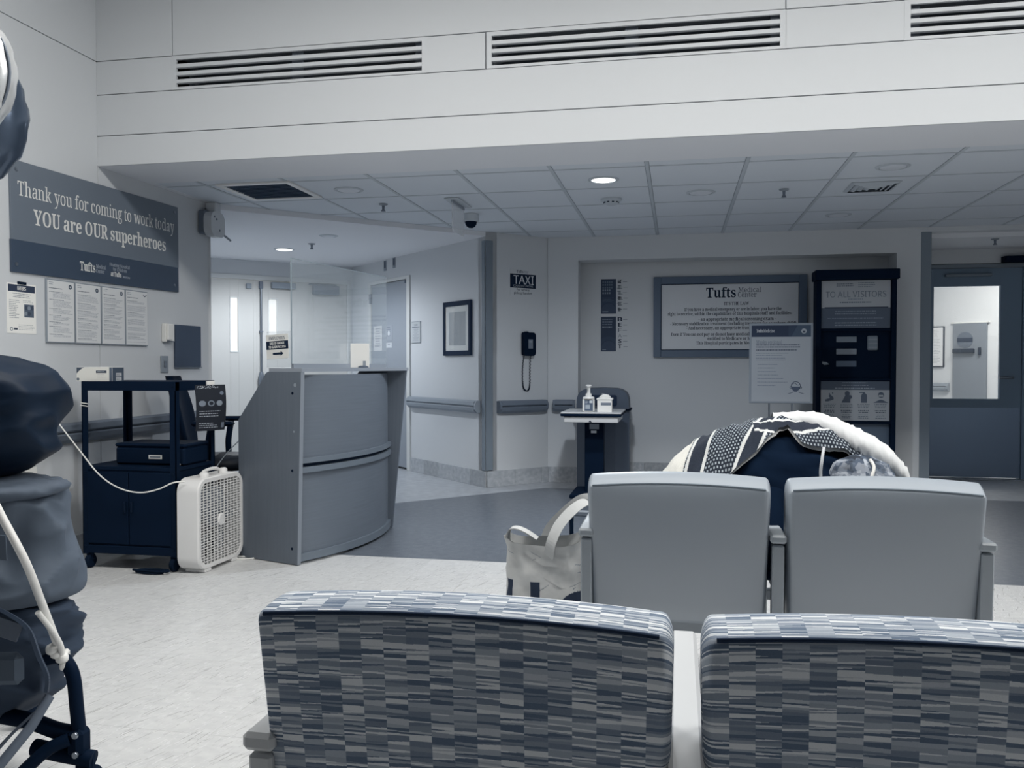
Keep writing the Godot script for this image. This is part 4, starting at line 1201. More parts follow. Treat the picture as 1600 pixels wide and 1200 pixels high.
func fan(f):
	# local z is the front, x across, y up; base at the floor
	var W := 0.44
	var H := 0.485
	var D := 0.125
	var y0 := 0.016
	var T := Transform3D(Basis(), Vector3(0, y0 + H / 2, 0))
	var outer = round_rect(W, H, 0.075, 8)
	var inner = round_rect(W - 0.05, H - 0.05, 0.055, 8)
	var st := soft()
	var n: int = outer.size()
	for k in n:
		var k2 := (k + 1) % n
		var a: Vector2 = outer[k]
		var b: Vector2 = outer[k2]
		var c: Vector2 = inner[k]
		var d: Vector2 = inner[k2]
		var nn := Vector3((a + b).x, (a + b).y, 0)
		st.set_smooth_group(1)
		oq(st, T * Vector3(a.x, a.y, -D / 2), T * Vector3(b.x, b.y, -D / 2), T * Vector3(b.x, b.y, D / 2 - 0.008), T * Vector3(a.x, a.y, D / 2 - 0.008), nn)
		st.set_smooth_group(3)
		var e := a.lerp(c, 0.2)
		var g := b.lerp(d, 0.2)
		oq(st, T * Vector3(a.x, a.y, D / 2 - 0.008), T * Vector3(b.x, b.y, D / 2 - 0.008), T * Vector3(g.x, g.y, D / 2), T * Vector3(e.x, e.y, D / 2), nn + Vector3(0, 0, 0.5))
		st.set_smooth_group(-1)
		oq(st, T * Vector3(e.x, e.y, D / 2), T * Vector3(g.x, g.y, D / 2), T * Vector3(d.x, d.y, D / 2), T * Vector3(c.x, c.y, D / 2), Vector3.BACK)
		oq(st, T * Vector3(a.x, a.y, -D / 2), T * Vector3(b.x, b.y, -D / 2), T * Vector3(d.x, d.y, -D / 2), T * Vector3(c.x, c.y, -D / 2), Vector3.FORWARD)
		st.set_smooth_group(2)
		oq(st, T * Vector3(c.x, c.y, -D / 2), T * Vector3(d.x, d.y, -D / 2), T * Vector3(d.x, d.y, D / 2), T * Vector3(c.x, c.y, D / 2), -nn)
	part(f, "housing", st, M.fan_white)
	# lattice of the front grille, clipped by the rounded opening
	for pass_ in 2:
		var z: float = D / 2 - 0.006 if pass_ == 0 else -D / 2 + 0.006
		var gr = Node3D.new()
		gr.name = ["front_grille", "rear_grille"][pass_]
		var bars := flat()
		var w: float = W - 0.05
		var h: float = H - 0.05
		var r := 0.055
		var wide := 12 if pass_ == 0 else 6
		for i in range(1, wide):
			var x := -w / 2 + w * i / wide
			var cut: float = max(0.0, absf(x) - (w / 2 - r))
			var hy: float = h / 2 - r + sqrt(max(0.0, r * r - cut * cut))
			box(bars, Vector3(x, y0 + H / 2, z), Vector3(0.0035, hy * 2, 0.006), 0.0)
		var many := 30 if pass_ == 0 else 10
		for j in range(1, many):
			var y := -h / 2 + h * j / many
			var cut: float = max(0.0, absf(y) - (h / 2 - r))
			var hw: float = w / 2 - r + sqrt(max(0.0, r * r - cut * cut))
			box(bars, Vector3(0, y0 + H / 2 + y, z - 0.001), Vector3(hw * 2, 0.0036, 0.005), 0.0)
		gr.free()
		part(f, ["front_grille", "rear_grille"][pass_], bars, M.fan_white)
	part(f, "badge", lathed([Vector2(0, 0.006), Vector2(0.028, 0.006), Vector2(0.034, 0.002), Vector2(0.034, -0.004)], 24, Vector3(0, y0 + H / 2, D / 2 - 0.002), OUTWARD), M.fan_white)
	part(f, "hub", lathed([Vector2(0, 0.015), Vector2(0.045, 0.012), Vector2(0.05, -0.03), Vector2(0, -0.03)], 24, Vector3(0, y0 + H / 2, 0), OUTWARD), mat("fan_grey", Color(0.50, 0.54, 0.59), 0.4))
	for k in 5:
		var a := TAU * k / 5 + 0.4
		var bl := soft()
		var rows = []
		for i in 7:
			var rr := 0.045 + 0.135 * i / 6.0
			var row = []
			for j in 5:
				var s := (j / 4.0 - 0.5) * (0.5 + 0.55 * sin(i / 6.0 * 2.6))
				row.append(Vector3(cos(a + s) * rr, y0 + H / 2 + sin(a + s) * rr, -0.035 * s * 2.0))
			rows.append(row)
		grid(bl, rows)
		part(f, "blade", bl, M.fan_grey)
	# handle and knob on top, feet below
	var yt := y0 + H
	part(f, "handle", tubed(smooth_path([Vector3(-0.105, yt, 0.01), Vector3(-0.095, yt + 0.022, 0.01), Vector3(-0.05, yt + 0.032, 0.01), Vector3(0.02, yt + 0.032, 0.01), Vector3(0.06, yt + 0.020, 0.01), Vector3(0.07, yt, 0.01)], 4), 0.009, 8), M.fan_white)
	part(f, "handle_boss", lathed([Vector2(0.026, -0.004), Vector2(0.026, 0.016), Vector2(0.018, 0.026), Vector2(0, 0.028)], 18, Vector3(-0.115, yt, 0.03), Basis(), true), M.fan_white)
	part(f, "knob", lathed([Vector2(0.022, -0.004), Vector2(0.022, 0.02), Vector2(0.015, 0.028), Vector2(0, 0.029)], 18, Vector3(0.085, yt, 0.02), Basis(), true), M.fan_white)
	for s in [-1, 1]: part(f, "foot", span(s * 0.13 - 0.03, s * 0.13 + 0.03, 0.0, y0 + 0.002, -D / 2 + 0.005, D / 2, 0.004), M.fan_white)
func office_chair():
	var t = thing("office_chair", "black office chair behind the cart, one armrest pointing at the desk", "chair", Vector3(-2.89, 0, -5.0), deg_to_rad(107))
	for k in 5:
		var a := TAU * k / 5
		part(t, "base_leg", tubed([Vector3(0, 0.10, 0), Vector3(cos(a) * 0.26, 0.07, sin(a) * 0.26)], 0.02, 8, [0.026, 0.016]), M.black)
		part(t, "caster", lathed([Vector2(0, -0.018), Vector2(0.028, -0.018), Vector2(0.028, 0.018), Vector2(0, 0.018)], 14, Vector3(cos(a) * 0.26, 0.028, sin(a) * 0.26), Basis(Vector3(0, 1, 0), Vector3(1, 0, 0), Vector3(0, 0, -1)).rotated(Vector3.UP, -a)), M.rubber)
	part(t, "gas_lift", tubed([Vector3(0, 0.08, 0), Vector3(0, 0.44, 0)], 0.025, 10), M.black)
	part(t, "seat", blob([[Vector3(0, 0.44, 0), 0.001, 0.001], [Vector3(0, 0.44, 0), 0.22, 0.21], [Vector3(0, 0.47, 0), 0.245, 0.235], [Vector3(0, 0.505, 0), 0.235, 0.225], [Vector3(0, 0.525, 0), 0.17, 0.17], [Vector3(0, 0.527, 0), 0.001, 0.001]], 32, 0.0, 1.0, Vector3.ONE, 0.6), mat("seat_black", Color(0.12, 0.15, 0.20), 0.6))
	var rows = []
	for i in 11:
		var v := i / 10.0
		var hw := 0.155 * (0.80 + 0.25 * sin(v * PI)) * (1.0 if v < 0.9 else 0.86)
		var row = []
		for j in 20:
			var a := TAU * j / 20
			var cx := signf(cos(a)) * pow(absf(cos(a)), 0.6) * hw
			row.append(Vector3(cx, 0.57 + 0.46 * v, -0.19 - 0.10 * v + sin(a) * 0.03 + 0.06 * (cx * cx) / 0.04))
		rows.append(row)
	var bk := soft()
	grid(bk, rows, null, true, true)
	for e in [0, 10]:
		for j in 20:
			ot(bk, rows[e][j], rows[e][(j + 1) % 20], (rows[e][0] + rows[e][10]) / 2, Vector3.UP if e else Vector3.DOWN)
	part(t, "backrest", bk, M.black)
	part(t, "back_bar", tubed(smooth_path([Vector3(0, 0.45, -0.1), Vector3(0, 0.46, -0.24), Vector3(0, 0.62, -0.25)]), 0.022, 8), M.black)
	for s in [-1, 1]:
		part(t, "arm_post", tubed(smooth_path([Vector3(s * 0.12, 0.46, 0), Vector3(s * 0.27, 0.48, 0), Vector3(s * 0.275, 0.6, 0.0), Vector3(s * 0.275, 0.73, 0.02)]), 0.02, 8), M.black)
		part(t, "armrest", boxed(Vector3(s * 0.275, 0.74, 0.03), Vector3(0.07, 0.03, 0.25), 0.013), M.black)

# ---------------------------------------------------------------- corridor, angled wall, back wall
func along(origin, turn, x, y): return origin + Basis(Vector3.UP, turn) * Vector3(x, y, 0)
func build_back_things():
	var R := deg_to_rad(-45)
	var A := deg_to_rad(45)
	# framed picture
	var t = thing("framed_picture", "dark framed picture with a white mat on the corridor wall", "picture", along(CB, R, -0.48, 1.188), R)
	var st := flat()
	for b in [[-0.255, -0.215, 0.0, 0.51], [0.215, 0.255, 0.0, 0.51], [-0.215, 0.215, 0.0, 0.045], [-0.215, 0.215, 0.465, 0.51]]:
		box(st, Vector3((b[0] + b[1]) / 2, (b[2] + b[3]) / 2, 0.012), Vector3(b[1] - b[0], b[3] - b[2], 0.024), 0.003)
	part(t, "frame", st, M.navy)
	part(t, "mat_board", span(-0.216, 0.216, 0.044, 0.466, 0.0, 0.012), M.print_white)
	var img := paper(120, 160, Color(0.42, 0.46, 0.51))
	rng.seed = 6
	for k in 30: img.fill_rect(Rect2i(rng.randi() % 120, 0, 3 + rng.randi() % 8, 160), Color(0.42, 0.46, 0.51).lerp(Color(0.36, 0.40, 0.46), rng.randf()))
	for k in 60: img.fill_rect(Rect2i(50 + rng.randi() % 14, 50 + rng.randi() % 110, 3, 7), Color(0.31, 0.36, 0.42))
	var ar = part(t, "art_print", sheet(0.31, 0.315, 0.001, 0.012), picture("art", img, 0.4))
	ar.position.y = 0.095
	part(t, "glass", span(-0.216, 0.216, 0.044, 0.466, 0.016, 0.018), M.pane)
	# notice plate by the door
	t = thing("notice_plate", "small pale notice plate right of the grey corridor door", "notice", along(CB, R, -1.318, 1.322), R)
	img = paper(120, 150, Color(0.72, 0.74, 0.76))
	type_lines(img, 30, 16, 60, 2, 9, 3, Color(0.4, 0.44, 0.5), rng, 0.3, true)
	img.fill_rect(Rect2i(8, 36, 104, 5), Color(0.35, 0.39, 0.45))
	type_lines(img, 18, 52, 84, 9, 10, 3, Color(0.5, 0.54, 0.59), rng, 0.6, true)
	part(t, "plate", span(-0.098, 0.098, 0.0, 0.222, 0.0, 0.008, 0.002), M.rail)
	var pp = part(t, "sheet", sheet(0.186, 0.21, 0.001, 0.0082), picture("plate_print", img))
	pp.position.y = 0.006
	# two small tags above the door
	for k in 2:
		t = thing("wall_tag", ["left one of two small dark tags above the grey corridor door", "right one of two small dark tags above the grey corridor door"][k], "tag", along(CB, R, [-2.045, -1.825][k], [2.124, 2.134][k]), R, "small tags above the corridor door")
		part(t, "plate", span(-0.03, 0.03, 0.0, 0.112, 0.0, 0.006, 0.001), M.rail)
		part(t, "text_block", span(-0.022, 0.022, 0.03, 0.105, 0.006, 0.0068), M.ink_soft)
	# papers on the grey door
	for k in 3:
		var x: float = [-2.24, -1.965, -1.96][k]
		var y: float = [1.256, 1.363, 1.285][k]
		var w: float = [0.21, 0.17, 0.14][k]
		var h: float = [0.275, 0.166, 0.055][k]
		t = thing("door_paper", ["tall white paper taped to the grey corridor door", "grey printed sheet right of the tall paper on the grey door", "small white slip below the grey sheet on the grey door"][k], "paper", along(CB, R, x, y), R, "papers on the corridor door")
		img = paper(100, int(100 * h / w), [Color(0.80, 0.81, 0.82), Color(0.60, 0.63, 0.67), Color(0.76, 0.78, 0.80)][k])
		type_lines(img, 14, 12, 72, int(h / w * 100 / 14) - 1, 13, 4, Color(0.4, 0.44, 0.5), rng, 0.5, true)
		if k == 1: dot(img, 50, 50, 16, Color(0.78, 0.8, 0.82))
		part(t, "sheet", sheet(w, h, 0.0015), picture("door_paper%d" % k, img))
	# taxi sign and phone on the angled wall
	t = thing("taxi_sign", "navy and white taxi courtesy phone sign above the wall phone", "sign", along(CB, A, 0.407, 1.735), A)
	part(t, "board", span(-0.143, 0.143, 0.07, 0.197, 0.0, 0.004, 0.001), M.ink)
	part(t, "lower_card", span(-0.143, 0.143, 0.0, 0.07, 0.0, 0.002), M.paint)
	part(t, "upper_card", span(-0.143, 0.143, 0.197, 0.245, 0.0, 0.002), M.paint)
	words(t, "TAXI", 0.005, 0.105, 0.0045, 0.078, 0.225, M.board_face, false, false)
	words(t, "COURTESY PHONE", 0.0, 0.080, 0.0045, 0.018, 0.22, M.rail, false, true)
	words(t, "Tufts", -0.035, 0.207, 0.0025, 0.026, 0.075, M.ink_soft, true, true)
	words(t, "Medical", 0.035, 0.220, 0.0025, 0.010, 0.05, M.rail, true, false)
	words(t, "Center", 0.032, 0.207, 0.0025, 0.010, 0.045, M.rail, true, false)
	words(t, "For service", 0.0, 0.043, 0.0025, 0.022, 0.14, M.ink, false, false)
	words(t, "pick up handset", 0.0, 0.013, 0.0025, 0.022, 0.20, M.ink, false, false)
	t = thing("wall_phone", "black wall phone handset with a coiled cord on the angled wall", "phone", along(CB, A, 0.445, 1.19), A)
	part(t, "cradle", boxed(Vector3(0, 0.105, 0.016), Vector3(0.125, 0.21, 0.032), 0.012), M.black)
	part(t, "handset", prismed(round_rect(0.13, 0.215, 0.03), 0.03, 0.062, Transform3D(Basis(), Vector3(0, 0.10, 0))), M.black)
	part(t, "ear_end", boxed(Vector3(-0.035, 0.20, 0.05), Vector3(0.05, 0.03, 0.04), 0.01), M.black)
	part(t, "hook", span(-0.01, 0.055, 0.195, 0.222, 0.0, 0.035, 0.004), M.paint)
	part(t, "dial_card", span(-0.02, 0.03, 0.06, 0.145, 0.062, 0.0632), M.rail_dark)
	part(t, "card_print", span(-0.012, 0.022, 0.115, 0.130, 0.0632, 0.0637), M.rail)
	var cord := soft()
	var cp = smooth_path([Vector3(-0.045, 0.0, 0.03), Vector3(-0.05, -0.12, 0.012), Vector3(-0.048, -0.26, 0.012), Vector3(-0.03, -0.315, 0.012), Vector3(0.01, -0.325, 0.012), Vector3(0.03, -0.28, 0.012), Vector3(0.032, -0.14, 0.012), Vector3(0.025, 0.0, 0.03)], 26)
	var coil = []
	for i in cp.size(): coil.append(cp[i] + Vector3(cos(i * 1.3), 0, sin(i * 1.3)) * 0.005)
	tube(cord, coil, 0.0035, 6)
	part(t, "coiled_cord", cord, M.black)
	# posters with big letters in the niche
	for k in 2:
		var y0: float = [1.58, 1.227][k]
		t = thing("letter_poster", ["upper navy and grey poster with character signs in the niche", "lower navy and grey poster with a column of big letters in the niche"][k], "poster", Vector3(-0.577, 1.1 + (y0 - 1.1) * 1.02, NICHE), 0.0)
		t.scale = Vector3.ONE * 1.02
		part(t, "sheet", span(-0.14, 0.14, 0.0, 0.326, 0.0, 0.0015), M.paint)
		img = paper(120, 280, Color(0.185, 0.245, 0.335))
		dot(img, 60, 250, 90, Color(0.215, 0.28, 0.37), 60)
		dot(img, 60, 250, 55, Color(0.24, 0.30, 0.39))
		rng.seed = 60 + k
		if k == 0:
			for r in 5:
				for c in 5:
					if r < 3 or c < 4: img.fill_rect(Rect2i(12 + c * 17, 18 + r * 22, 12, 14), Color(0.50, 0.55, 0.61) if r > 2 else Color(0.38, 0.44, 0.51))
			type_lines(img, 12, 150, 90, 4, 10, 3, Color(0.36, 0.42, 0.5), rng)
			img.fill_rect(Rect2i(12, 258, 46, 8), Color(0.5, 0.55, 0.6))
		else:
			type_lines(img, 12, 18, 90, 3, 20, 9, Color(0.46, 0.51, 0.58), rng, 0.15)
			type_lines(img, 12, 78, 80, 1, 20, 12, Color(0.58, 0.62, 0.67), rng, 0.05)
			img.fill_rect(Rect2i(12, 262, 30, 6), Color(0.5, 0.55, 0.6))
		var dk = part(t, "dark_field", sheet(0.142, 0.326, 0.001, 0.0015), picture("letter_poster%d" % k, img))
		dk.position.x = -0.069
		if k == 1:
			for i in 6: words(t, "BEFAST"[i], 0.038, 0.283 - i * 0.051, 0.002, 0.036, 0.032 if i != 0 else 0.042, [M.ink, M.ink, M.ink_soft, M.rail_dark, M.ink, M.ink][i], false, i < 2 or i > 3)
		else:
			for i in 6:
				var ch := flat()
				rng.seed = 90 + i
				for s in 7:
					if rng.randf() < 0.5: box(ch, Vector3(0.036 + rng.randf_range(-0.01, 0.01), 0.301 - i * 0.052 + rng.randf_range(-0.016, 0.016), 0.002), Vector3(0.034 + rng.randf_range(-0.01, 0.008), 0.005, 0.0008))
					else: box(ch, Vector3(0.036 + rng.randf_range(-0.016, 0.016), 0.301 - i * 0.052, 0.002), Vector3(0.005, 0.036, 0.0008))
				part(t, "character_sign", ch, [M.ink, M.rail_dark, M.rail, M.ink, M.rail_dark, M.rail_dark][i])
		var notes := flat()
		for i in 6: box(notes, Vector3(0.088 + rng.randf_range(-0.006, 0.004), 0.298 - i * 0.051, 0.0019), Vector3(0.04, 0.006, 0.0006))
		part(t, "caption", notes, M.rail)
	# large framed board
	t = thing("law_board", "large navy framed board with printed law text in the niche", "board", Vector3(0.473, 1.1714, NICHE))
	t.scale = Vector3.ONE * 1.02
	var bf := flat()
	for b in [[-0.68, -0.612, 0.0, 0.742], [0.612, 0.68, 0.0, 0.742], [-0.612, 0.612, 0.0, 0.066], [-0.612, 0.612, 0.676, 0.742]]:
		box(bf, Vector3((b[0] + b[1]) / 2, (b[2] + b[3]) / 2, 0.02), Vector3(b[1] - b[0], b[3] - b[2], 0.04), 0.004)
	part(t, "frame", bf, M.board_frame)
	part(t, "face", span(-0.613, 0.613, 0.065, 0.677, 0.0, 0.022), M.board_face)
	var inner := flat()
	for b in [[-0.613, -0.606, 0.065, 0.677], [0.606, 0.613, 0.065, 0.677], [-0.606, 0.606, 0.065, 0.072], [-0.606, 0.606, 0.67, 0.677]]:
		box(inner, Vector3((b[0] + b[1]) / 2, (b[2] + b[3]) / 2, 0.026), Vector3(b[1] - b[0], b[3] - b[2], 0.01))
	part(t, "inner_lip", inner, M.ink)
	words(t, "Tufts", -0.072, 0.546, 0.0225, 0.090, 0.265, M.ink, true, true)
	words(t, "Medical", 0.182, 0.592, 0.0225, 0.044, 0.20, M.ink_soft, true, false)
	words(t, "Center", 0.160, 0.547, 0.0225, 0.044, 0.165, M.ink_soft, true, false)
	var text = [["IT'S THE LAW", 0.066, 0.477, 0.22], ["If you have a medical emergency or are in labor, you have the", 0.03, 0.426, 0.86], ["right to receive, within the capabilities of this hospitals staff and facilities:", 0.0, 0.386, 1.10], ["- an appropriate medical screening exam -", 0.07, 0.336, 0.68], ["- Necessary stabilization treatment (including treatment for an unborn child) -", 0.04, 0.295, 1.13], ["- And necessary, an appropriate transfer to another facility -", 0.08, 0.256, 0.92], ["Even if You can not pay or do not have medical insurance or you are not", 0.02, 0.198, 1.08], ["entitled to Medicare or Medicaid.", 0.06, 0.158, 0.50], ["This Hospital participates in Medicaid Program.", 0.06, 0.117, 0.70]]
	for l in text: words(t, l[0], l[1], l[2], 0.0225, 0.028, l[3], M.ink, true, true)
	# sign on a floor stand
	t = thing("floor_sign", "white mask notice in a slim frame on a two-legged floor stand", "sign", Vector3(0.84, 0, -7.3))
	for x in [-0.09, 0.092]: part(t, "leg", tubed([Vector3(x, 0.012, -0.012), Vector3(x, 0.80, -0.012)], 0.008, 8), M.steel)
	part(t, "base", boxed(Vector3(0, 0.008, -0.012), Vector3(0.36, 0.016, 0.26), 0.004), M.steel)
	part(t, "frame", boxed(Vector3(0, 1.113, -0.006), Vector3(0.505, 0.662, 0.016), 0.004), M.rail)
	img = paper(400, 540, Color(0.66, 0.685, 0.715))
	rng.seed = 15
	for x in 400: img.fill_rect(Rect2i(x, 0, 1, 82), Color(0.16, 0.215, 0.31) if x < 250 else Color(0.27, 0.33, 0.41))
	for y in 82: img.fill_rect(Rect2i(250, y, int(60 - y * 0.5), 1), Color(0.20, 0.26, 0.35))
	dot(img, 352, 42, 18, Color(0.66, 0.69, 0.72))
	dot(img, 352, 44, 9, Color(0.2, 0.25, 0.33))
	img.fill_rect(Rect2i(340, 36, 24, 5), Color(0.66, 0.69, 0.72))
	type_lines(img, 30, 136, 310, 2, 15, 7, Color(0.24, 0.29, 0.36), rng, 0.1)
	type_lines(img, 30, 172, 290, 1, 15, 7, Color(0.22, 0.27, 0.34), rng, 0.05)
	type_lines(img, 30, 196, 250, 2, 15, 4, Color(0.45, 0.49, 0.55), rng, 0.3)
	type_lines(img, 30, 230, 250, 2, 15, 4, Color(0.45, 0.49, 0.55), rng, 0.3)
	for k in 7: type_lines(img, 42, 276 + k * 25, 210, 1, 15, 4, Color(0.44, 0.48, 0.54), rng, 0.5)
	# line drawing of a head with a mask
	dot(img, 300, 430, 33, Color(0.22, 0.27, 0.35), 29)
	dot(img, 268, 440, 9, Color(0.22, 0.27, 0.35), 6)
	dot(img, 332, 440, 9, Color(0.22, 0.27, 0.35), 6)
	for y in range(434, 470): img.fill_rect(Rect2i(int(276 + max(0, y - 452) * 0.8), y, int(48 - max(0, y - 452) * 1.6), 1), Color(0.30, 0.35, 0.43))
	for k in 26:
		img.fill_rect(Rect2i(276 + k * 2, int(416 - 7 * sin(k * 0.24)), 3, 3), Color(0.22, 0.27, 0.35))
		img.fill_rect(Rect2i(282 - int(k * 1.4), 472 + int(k * 0.5), 3, 3), Color(0.22, 0.27, 0.35))
		img.fill_rect(Rect2i(318 + int(k * 1.4), 472 + int(k * 0.5), 3, 3), Color(0.22, 0.27, 0.35))
	var ms = part(t, "sheet", sheet(0.468, 0.625, 0.001, 0.002), picture("mask_sign", img))
	ms.position.y = 0.80
	words(t, "Tufts", -0.168, 1.368, 0.0035, 0.024, 0.056, M.board_face, true, true)
	words(t, "Medicine", -0.096, 1.368, 0.0035, 0.024, 0.086, M.board_face, true, false)
	words(t, "Masks optional", -0.095, 1.275, 0.0035, 0.027, 0.205, M.rail_dark, true, false)
	# tall kiosk
	t = thing("visitor_kiosk", "tall black visitor kiosk with two printed panels in the niche", "kiosk", Vector3(1.505, 0, -7.78))
	for s in [-1, 1]: part(t, "post", span(s * 0.285, s * 0.325, 0.0, 1.83, -0.12, 0.06, 0.004), M.black)
	part(t, "cap", boxed(Vector3(0, 1.872, -0.01), Vector3(0.68, 0.085, 0.22), 0.006), M.black)
	part(t, "back_panel", span(-0.286, 0.286, 0.62, 1.83, -0.10, -0.08), M.black)
	part(t, "lower_panel", span(-0.286, 0.286, 0.05, 0.62, -0.02, 0.0), M.board_frame)
	part(t, "plinth", span(-0.30, 0.30, 0.0, 0.05, -0.12, 0.05, 0.004), M.black)
	part(t, "pocket_panel", span(-0.286, 0.286, 0.97, 1.41, -0.03, 0.02, 0.003), M.black)
	img = paper(300, 220, Color(0.70, 0.72, 0.745))
	rng.seed = 71
	type_lines(img, 66, 14, 74, 2, 9, 4, Color(0.4, 0.44, 0.5), rng, 0.2)
	type_lines(img, 160, 10, 74, 3, 9, 4, Color(0.45, 0.49, 0.55), rng, 0.3)
	type_lines(img, 110, 84, 80, 1, 9, 4, Color(0.5, 0.54, 0.6), rng, 0.2, true)
	type_lines(img, 80, 98, 140, 1, 9, 5, Color(0.36, 0.4, 0.46), rng, 0.05, true)
	img.fill_rect(Rect2i(0, 126, 300, 94), Color(0.325, 0.375, 0.445))
	img.fill_rect(Rect2i(14, 122, 276, 5), Color(0.16, 0.2, 0.28))
	type_lines(img, 60, 140, 180, 2, 11, 4, Color(0.55, 0.59, 0.64), rng, 0.1, true)
	type_lines(img, 24, 172, 250, 1, 11, 4, Color(0.5, 0.54, 0.6), rng, 0.05, true)
	type_lines(img, 50, 192, 200, 2, 11, 5, Color(0.58, 0.62, 0.67), rng, 0.1, true)
	var up = part(t, "upper_print", sheet(0.56, 0.41, 0.004, 0.03), picture("kiosk_upper", img, 0.35))
	up.position.y = 1.415
	words(t, "TO ALL VISITORS", 0.0, 1.682, 0.0345, 0.050, 0.49, M.rail_dark, false, false)
	img = paper(300, 180, Color(0.70, 0.72, 0.745))
	img.fill_rect(Rect2i(0, 0, 300, 40), Color(0.325, 0.375, 0.445))
	type_lines(img, 90, 6, 120, 2, 11, 4, Color(0.6, 0.64, 0.69), rng, 0.2, true)
	type_lines(img, 60, 30, 180, 1, 11, 5, Color(0.62, 0.66, 0.7), rng, 0.05, true)
	var ik := Color(0.33, 0.38, 0.45)
	for k in 4:
		var cx := 40 + k * 74
		type_lines(img, cx - 28, 104, 56, 3, 7, 3, Color(0.36, 0.4, 0.46), rng, 0.2, true)
		type_lines(img, cx - 26, 132, 52, 2, 8, 4, Color(0.3, 0.34, 0.4), rng, 0.3, true)
		type_lines(img, cx - 24, 152, 48, 3, 7, 3, Color(0.42, 0.46, 0.52), rng, 0.4, true)
	for s in 22: img.fill_rect(Rect2i(20 + s, 84 - s / 3, 12, 9), ik)
	for s in 14: img.fill_rect(Rect2i(36 + s, 62 + s, 8, 10), ik)
	dot(img, 38, 58, 3, ik)
	dot(img, 52, 54, 3, ik)
	dot(img, 116, 56, 11, ik)
	for s in 34: img.fill_rect(Rect2i(108 - s / 2, 64 + s, 22 + s / 2, 1), ik)
	dot(img, 128, 72, 9, ik)
	img.fill_rect(Rect2i(176, 66, 26, 32), ik)
	dot(img, 189, 66, 12, ik)
	img.fill_rect(Rect2i(184, 50, 8, 12), ik)
	img.fill_rect(Rect2i(168, 50, 22, 4), ik)
	dot(img, 262, 62, 13, ik)
	img.fill_rect(Rect2i(252, 62, 20, 8), Color(0.70, 0.72, 0.745))
	for s in 14: img.fill_rect(Rect2i(256 - s * 2, 84 + s, 12 + s * 4, 1), ik)
	var lo = part(t, "lower_print", sheet(0.56, 0.34, 0.004, 0.03), picture("kiosk_lower", img, 0.35))
	lo.position.y = 0.62
	for y in [0.605, 0.975, 1.40]: part(t, "cross_rail", boxed(Vector3(0, y, 0.03), Vector3(0.60, 0.022, 0.03), 0.003), M.black)
	for k in 3: part(t, "dispenser_slot", span(-0.155, 0.012, 1.295 - k * 0.105, 1.345 - k * 0.105, 0.02, 0.028, 0.003), [M.guard, M.rail, M.board_frame][k])
	part(t, "hanging_pack", boxed(Vector3(0.14, 1.288, 0.03), Vector3(0.085, 0.125, 0.02), 0.008), M.guard)
	for k in 3: part(t, "pack_band", boxed(Vector3(0.14, 1.25 + k * 0.034, 0.0405), Vector3(0.075, 0.010, 0.003), 0.001), M.rail)
	part(t, "sticker", prismed([Vector2(-0.27, 1.13), Vector2(-0.235, 1.125), Vector2(-0.21, 1.105), Vector2(-0.25, 1.10), Vector2(-0.268, 1.11)], 0.02, 0.0212), M.rail)
	# bin
	t = thing("waste_bin", "grey waste bin with a rounded hood lid behind the small table", "bin", Vector3(-0.655, 0, -7.74))
	var oct := [Vector2(-0.235, -0.16), Vector2(-0.235, 0.05), Vector2(-0.12, 0.16), Vector2(0.12, 0.16), Vector2(0.235, 0.05), Vector2(0.235, -0.16)]
	part(t, "body", plan(oct, 0.0, 0.70), mat("bin_grey", Color(0.30, 0.345, 0.41), 0.5))
	part(t, "rim", plan([Vector2(-0.25, -0.17), Vector2(-0.25, 0.06), Vector2(-0.125, 0.175), Vector2(0.125, 0.175), Vector2(0.25, 0.06), Vector2(0.25, -0.17)], 0.69, 0.708), M.black)
	var hood = []
	for k in 13:
		var a := PI * k / 12
		hood.append(Vector2(signf(cos(a)) * pow(absf(cos(a)), 0.5) * 0.235, 0.708 + pow(sin(a), 0.55) * 0.185))
	part(t, "hood", prismed(hood, -0.16, 0.11), M.bin_grey)
	part(t, "flap", prismed(round_rect(0.26, 0.10, 0.02), 0.11, 0.116, Transform3D(Basis(), Vector3(0, 0.78, 0))), M.navy)
	# small table in front of it
	t = thing("side_table", "small white topped table with a dark edge and dark pedestal before the bin", "table", Vector3(-0.685, 0, -7.18))
	var tx := 0.245
	part(t, "table_top", boxed(Vector3(0, 0.709, 0), Vector3(tx * 2, 0.012, 0.62), 0.003), mat("table_white", Color(0.78, 0.79, 0.80), 0.3))
	part(t, "edge_band", boxed(Vector3(0, 0.692, 0), Vector3(tx * 2 + 0.004, 0.024, 0.624), 0.006), M.black)
	part(t, "apron", boxed(Vector3(0, 0.656, 0), Vector3(tx * 2 - 0.05, 0.05, 0.58), 0.004), mat("table_white", Color.WHITE))
	part(t, "pedestal", span(-0.075, 0.085, 0.03, 0.632, -0.05, 0.05, 0.004), M.black)
	part(t, "foot", boxed(Vector3(0, 0.018, 0), Vector3(0.36, 0.036, 0.50), 0.008), M.black)
	part(t, "label", span(-0.035, 0.045, 0.56, 0.606, 0.05, 0.0515), M.rail)
	part(t, "label", span(-0.022, 0.024, 0.527, 0.549, 0.05, 0.0515), M.board_face)
	part(t, "clip", prismed([Vector2(-0.015, 0.64), Vector2(0.01, 0.63), Vector2(-0.005, 0.65)], 0.29, 0.30), M.black)
	# sanitiser and tissues
	t = thing("sanitizer_bottle", "white square pump bottle of hand sanitiser on the small table", "bottle", Vector3(-0.712, 0.715, -6.98))
	part(t, "bottle", boxed(Vector3(0, 0.055, 0), Vector3(0.098, 0.11, 0.06), 0.01), M.white_plastic)
	part(t, "shoulder", lathed([Vector2(0.05, 0.108), Vector2(0.046, 0.122), Vector2(0.026, 0.128), Vector2(0.024, 0.15), Vector2(0, 0.152)], 20), M.white_plastic)
